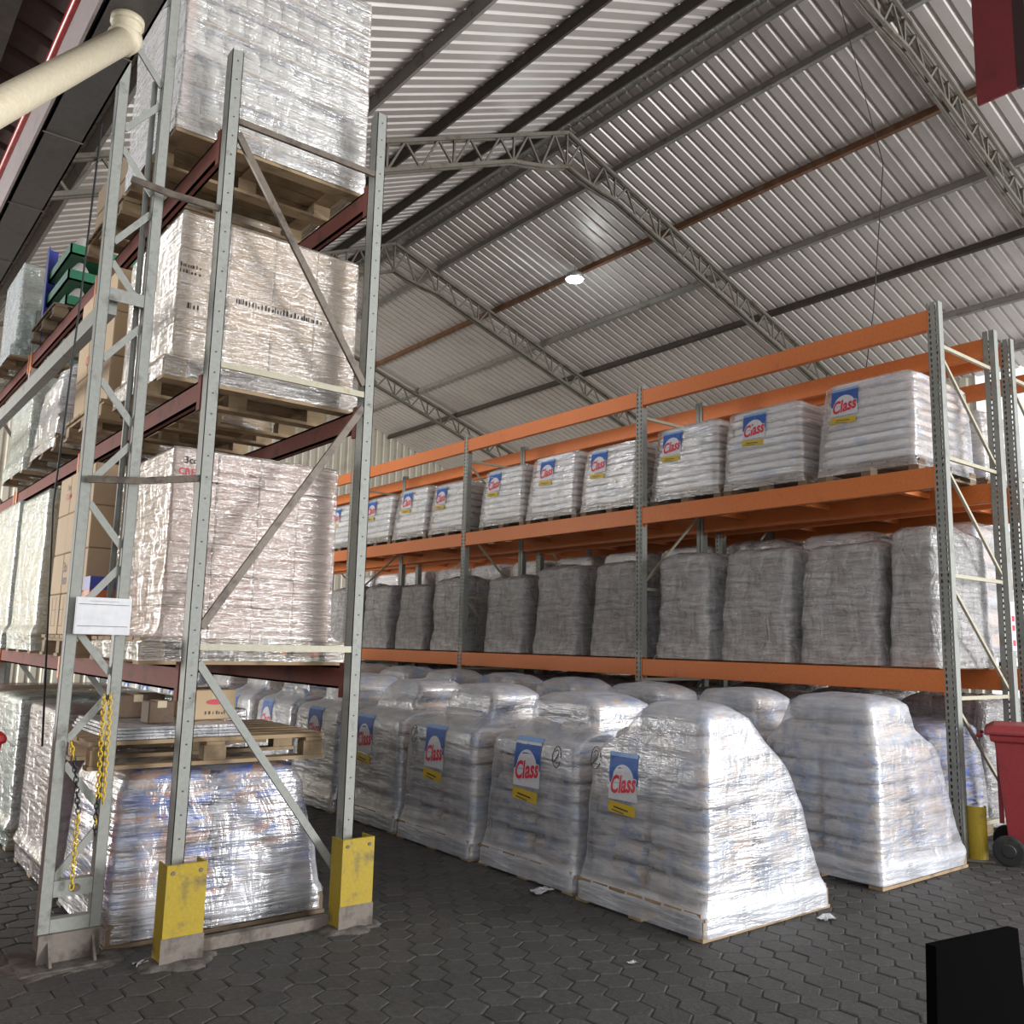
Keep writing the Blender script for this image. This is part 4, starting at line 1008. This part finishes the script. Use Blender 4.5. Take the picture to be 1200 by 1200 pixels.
# ------------------------------------------------------------------ gutter, downpipe, neighbouring roof
mb = MB(); gx0, gx1, gz = 0.715, 0.908, 4.16
mb.box((gx0, -1, gz), (gx1, 18, gz + 0.01)); mb.box((gx1 - 0.01, -1, gz), (gx1, 18, gz + 0.16)); mb.box((gx0, -1, gz), (gx0 + 0.01, 18, gz + 0.16))
g = thing('roof_gutter', 'dark grey box gutter running along the eave at the upper left', 'gutter'); mb.build('trough', 'gutter_grey', g)
for y in (3.05, 4.05, 4.95, 5.95, 6.95):
    mb = MB(); mb.box((gx0 - 0.002, y, gz - 0.003), (gx1 + 0.002, y + 0.012, gz - 0.0005)); mb.build('seam', 'dirt_steel', g)
mb = MB(); mb.box((0.690, -1, gz + 0.0), (0.703, 18, gz + 0.37)); tag(mb.build('gutter_fascia', 'fascia', None), 'pale pinkish sheet fascia beside the dark gutter', 'fascia')
mb = MB(); pts = [(0, y * 0.5, 0.006 * math.sin(y * 2.1)) for y in range(30)]; mb.tube(pts, 0.022, 8)
tag(mb.build('red_pipe', 'red_line', None, (0.680, -0.5, gz + 0.262), smooth=True), 'bright red pipe along the edge of the neighbouring roof', 'pipe')
t = thing('downpipe', 'cream plastic downpipe leaving the gutter with an elbow', 'pipe', (0.815, 3.77, 4.16))
e = Vector((0.30 - 0.82, 3.00 - 3.85, 3.14 - 4.16))
d = Vector((-0.469, -0.585, -0.79)); d.normalize(); bend = math.acos(-d.z)
pts = [Vector((0, 0, 0.0)), Vector((0, 0, -0.05))]
for k in range(1, 7):
    a = k / 6 * bend; pts.append(Vector((0, 0, -0.05)) + Vector((0, 0, -1)) * 0.10 * math.sin(a) + Vector((d.x, d.y, 0)).normalized() * 0.10 * (1 - math.cos(a)))
mb = MB(); mb.tube(pts, 0.060, 20); mb.build('elbow', 'pvc_cream', t, smooth=True)
end = pts[-1]; dirv = d
mb = MB(); mb.tube([end - dirv * 0.02, end + dirv * 2.2], 0.054, 20); mb.build('straight_pipe', 'pvc_cream', t, smooth=True)
mb = MB(); mb.tube([end - dirv * 0.06, end + dirv * 0.012], 0.064, 20); mb.tube([Vector((0, 0, 0)), Vector((0, 0, -0.03))], 0.068, 20); mb.build('socket_ring', 'pvc_cream', t, smooth=True)
# neighbouring roof, brown sheets rising to the left
nb = lambda x: gz + 0.34 + 0.30 * (0.66 - x)
mb = corrugated(-9, 0.689, nb, -1.0, 18, 0.25, 0.03); tag(mb.build('ceiling_left', 'roof_brown'), kind='structure')
for i, x in enumerate((0.45, -0.6, -1.8)):
    mb = MB(); mb.box((-0.04, 0, -0.11), (0.04, 18, 0.0)); tag(mb.build('roof_purlin', 'purlin_dark_and_shaded', None, (x, -0.8, nb(x) - 0.005)), 'dark purlin under the brown neighbouring roof, %s from the gutter' % ORD[i], 'purlin', 'neighbouring roof purlins')

# ------------------------------------------------------------------ bins, lamp, hanging box, black board
def wheelie(label, loc, rz, mat, sc=1.0):
    t = thing('wheelie_bin', label, 'bin', loc, rz); t.scale = (sc, sc, sc)
    mb = MB()
    def ringz(z, x0, x1, y):
        return [(x0, -y, z), (x1, -y, z), (x1, y, z), (x0, y, z)]
    lv = [ringz(0.10, -0.22, 0.26, 0.22), ringz(0.22, -0.27, 0.28, 0.225), ringz(0.95, -0.33, 0.36, 0.275), ringz(0.955, -0.36, 0.39, 0.295), ringz(1.0, -0.365, 0.395, 0.30)]
    vs = [p for r in lv for p in r]; fs = [(3, 2, 1, 0)]
    for i in range(len(lv) - 1):
        for k in range(4): fs.append((i * 4 + k, i * 4 + (k + 1) % 4, i * 4 + 4 + (k + 1) % 4, i * 4 + 4 + k))
    mb.add(vs, fs); mb.build('bin_body', mat, t, bevel=0.015)
    mb = MB(); mb.add(ringz(1.002, -0.40, 0.42, 0.31) + ringz(1.045, -0.40, 0.42, 0.31) + ringz(1.085, -0.33, 0.36, 0.26), [(3, 2, 1, 0), (8, 9, 10, 11)] + [(i * 4 + k, i * 4 + (k + 1) % 4, i * 4 + 4 + (k + 1) % 4, i * 4 + 4 + k) for i in range(2) for k in range(4)])
    mb.build('lid', mat, t, bevel=0.015)
    mb = MB(); mb.tube([(-0.42, -0.22, 0.99), (-0.45, -0.2, 0.985), (-0.45, 0.2, 0.985), (-0.42, 0.22, 0.99)], 0.014, 8); mb.build('handle', mat, t)
    for s in (-1, 1):
        mb = MB(); mb.tube([(-0.27, s * 0.235, 0.115), (-0.27, s * 0.24, 0.115), (-0.27, s * 0.285, 0.115), (-0.27, s * 0.29, 0.115)], [0.10, 0.115, 0.115, 0.10], 28)
        w = mb.build('wheel', 'rubber', t, smooth=False)
        mb = MB(); mb.tube([(-0.27, s * 0.289, 0.115), (-0.27, s * 0.296, 0.115)], [0.055, 0.045], 20); mb.build('hub', 'chain_black', w)
    mb = MB()
    for y in (-0.12, 0.0, 0.12): mb.box((-0.325, y - 0.008, 0.3), (-0.29, y + 0.008, 0.9))
    mb.build('rib', mat, t)
    mb = MB(); mb.tube([(-0.27, -0.24, 0.115), (-0.27, 0.24, 0.115)], 0.012, 8); mb.build('axle', 'dirt_steel', t)
    return t
wheelie('dark red wheelie bin by the yellow guard of the orange rack', (7.60, 2.97, 0), math.radians(-67), 'bin_red', 0.95)
wheelie('bright red wheelie bin to the left of the lattice column', (0.50, 5.45, 0), math.radians(100), 'bin_bright_red')

t = thing('hanging_panel', 'dark red sheet panel hanging from the roof at the upper right', 'panel', (6.0, 2.0, 5.33))
mb = MB(); mb.box((0, 0.235, 0), (0.03, 0.50, 4.0)); mb.build('sheet', 'banner_red', t, bevel=0.004)
mb = MB(); mb.box((-0.004, 0.16, 0.0), (0.035, 0.2345, 4.0)); mb.build('edge_flange', 'flange_dark', t)
t = thing('black_board', 'plain black board standing upright at the lower right', 'board', (2.78, 1.27, 0), math.radians(-2))
mb = MB(); mb.add([(-0.30, 0, 0.05), (0.27, 0, 0.05), (0.205, 0, 0.737), (-0.265, 0, 0.765), (-0.30, 0.03, 0.05), (0.27, 0.03, 0.05), (0.205, 0.03, 0.737), (-0.265, 0.03, 0.765)],
                 [(0, 1, 2, 3), (7, 6, 5, 4), (0, 4, 5, 1), (1, 5, 6, 2), (2, 6, 7, 3), (3, 7, 4, 0)]); mb.build('panel', 'black_board', t)
for x in (-0.22, 0.22):
    mb = MB(); mb.box((x - 0.02, -0.12, 0), (x + 0.02, 0.15, 0.05)); mb.build('foot', 'black_board', t)
LP = Vector((11.0, 12.15, 8.52))
t = thing('high_bay_lamp', 'bright LED lamp hanging under the right roof slope', 'lamp', LP)
mb = MB(); mb.tube([(0, 0, 0.05), (0, 0, 0.14), (0, 0, 0.2)], [0.19, 0.17, 0.06], 24); mb.build('housing', 'lamp_housing', t, smooth=True)
mb = MB(); mb.tube([(0, 0, 0.02), (0, 0, 0.049)], [0.15, 0.17], 24); mb.build('diffuser', 'lamp_glow', t)
mb = MB(); mb.tube([(0, 0, 0.2), (0, 0, roofz(11.0) - LP.z - 0.02)], 0.008, 6); mb.build('suspension_rod', 'galvanised', t)
n_ = thing('notice_strip', 'white notice strip with red marks on the rear upright beyond the red bin', 'sign', (8.205, 3.3835, 1.60))
mb = MB(); mb.box((0, 0, 0), (0.085, 0.006, 0.42)); mb.build('sheet', 'sign_white', n_)
mb = MB()
for z in (0.04, 0.17, 0.25): mb.box((0.015, -0.001, z), (0.07, 0.0, z + 0.05))
mb.build('red_marks', 'ink_red', n_)
# cables
def cable(pts, label, r=0.006, mat='cable_black'):
    o = Vector(pts[0]); mb = MB(); mb.tube([Vector(p) - o for p in pts], r, 6); tag(mb.build('cable', mat, None, pts[0], smooth=True), label, 'cable')
cable([(0.95, 4.75, 4.2), (0.96, 4.9, 3.2), (0.95, 5.0, 2.2), (1.0, 4.95, 1.0)], 'thin black cable hanging to the left of the lattice column', 0.005)
cable([(8.3, 4.9, roofz(8.3) - 0.7), (9.3, 4.95, 7.2), (9.6, 5.3, 5.6), (9.9, 5.7, 4.4)], 'thin black cable dropping from the nearest truss behind the end upright', 0.006)
cable([(3.5, 7.0, roofz(3.5) - 0.2), (3.9, 8.4, 7.6), (4.6, 9.9, roofz(4.6) - 0.3)], 'thin black cable slung under the left roof slope', 0.006)
# litter on the paving
def scrap(loc, s, label, seed):
    mb = MB(); r = random.Random(seed); n = 5; vs = []
    for j in range(n):
        for i in range(n): vs.append(((i / (n - 1) - 0.5) * s + r.uniform(-0.1, 0.1) * s, (j / (n - 1) - 0.5) * s * 0.6 + r.uniform(-0.1, 0.1) * s, r.uniform(0.002, 0.2 * s)))
    mb.add(vs, [(j * n + i, j * n + i + 1, (j + 1) * n + i + 1, (j + 1) * n + i) for j in range(n - 1) for i in range(n - 1)])
    tag(mb.build('film_scrap', 'film_clear_bundle', None, loc), label, 'litter', 'scraps of torn film')
scrap((3.42, 3.28, 0.0), 0.05, 'small white scrap lying alone on the paving in the aisle', 1)
scrap((4.90, 3.14, 0.0), 0.12, 'torn film scrap at the foot of the nearest sack pallet', 2)
scrap((3.86, 4.5, 0.0), 0.14, 'torn film scrap between the first two aisle pallets', 3)
scrap((1.47, 4.60, 0.0), 0.10, 'pale scrap between the column foot and the yellow guard', 4)

# ------------------------------------------------------------------ camera and light
f_px, yaw, pitch, roll = 1042.165, 0.668312, 0.1479175, -0.023941
cy, sy, cp, sp = math.cos(yaw), math.sin(yaw), math.cos(pitch), math.sin(pitch)
fw = Vector((sy * cp, cy * cp, sp)); rt = Vector((cy, -sy, 0)); dn = fw.cross(rt)
r2 = rt * math.cos(roll) + dn * math.sin(roll); d2 = -rt * math.sin(roll) + dn * math.cos(roll)
cam = bpy.data.cameras.new('camera'); co = bpy.data.objects.new('camera', cam); COL.objects.link(co)
M = Matrix((r2, -d2, -fw)).transposed().to_4x4(); M.translation = (0, 0, 1.55); co.matrix_world = M
cam.sensor_width = 36; cam.lens = f_px / 1200 * 36; cam.clip_end = 200
scn.camera = co
def area(name, loc, rot, sx, sy_, power, color=(1, 1, 1)):
    l = bpy.data.lights.new(name, 'AREA'); l.shape = 'RECTANGLE'; l.size = sx; l.size_y = sy_; l.energy = power; l.color = color
    o = bpy.data.objects.new(name, l); COL.objects.link(o); o.location = loc; o.rotation_euler = rot; return o
area('door_daylight', (13.0, -9.0, 2.6), (math.radians(90), 0, math.radians(38)), 4.2, 4.4, 2600, (0.98, 0.985, 1.0))
area('side_fill_light', (-8.7, 18.5, 2.0), (math.radians(90), 0, math.radians(-90)), 6.0, 3.6, 3000, (1.0, 0.98, 0.95))  # added fill to brighten the far roof and left loads; no door here
pl = bpy.data.lights.new('lamp_light', 'POINT'); pl.energy = 22; pl.shadow_soft_size = 0.15; pl.color = (0.85, 0.95, 1)
po = bpy.data.objects.new('lamp_light', pl); COL.objects.link(po); po.location = LP + Vector((0, 0, -0.15))
w = bpy.data.worlds.new('world'); scn.world = w; w.use_nodes = True
bg = w.node_tree.nodes['Background']; bg.inputs[0].default_value = (0.95, 0.97, 1.0, 1); bg.inputs[1].default_value = 1.2
vs_ = scn.view_settings; scn.display_settings.display_device = 'sRGB'
vs_.view_transform = 'Standard'; vs_.look = 'None'; vs_.gamma = 1; vs_.exposure = 0.15; vs_.use_curve_mapping = False
scn.cycles.max_bounces = 8; scn.cycles.transparent_max_bounces = 12; scn.cycles.diffuse_bounces = 4
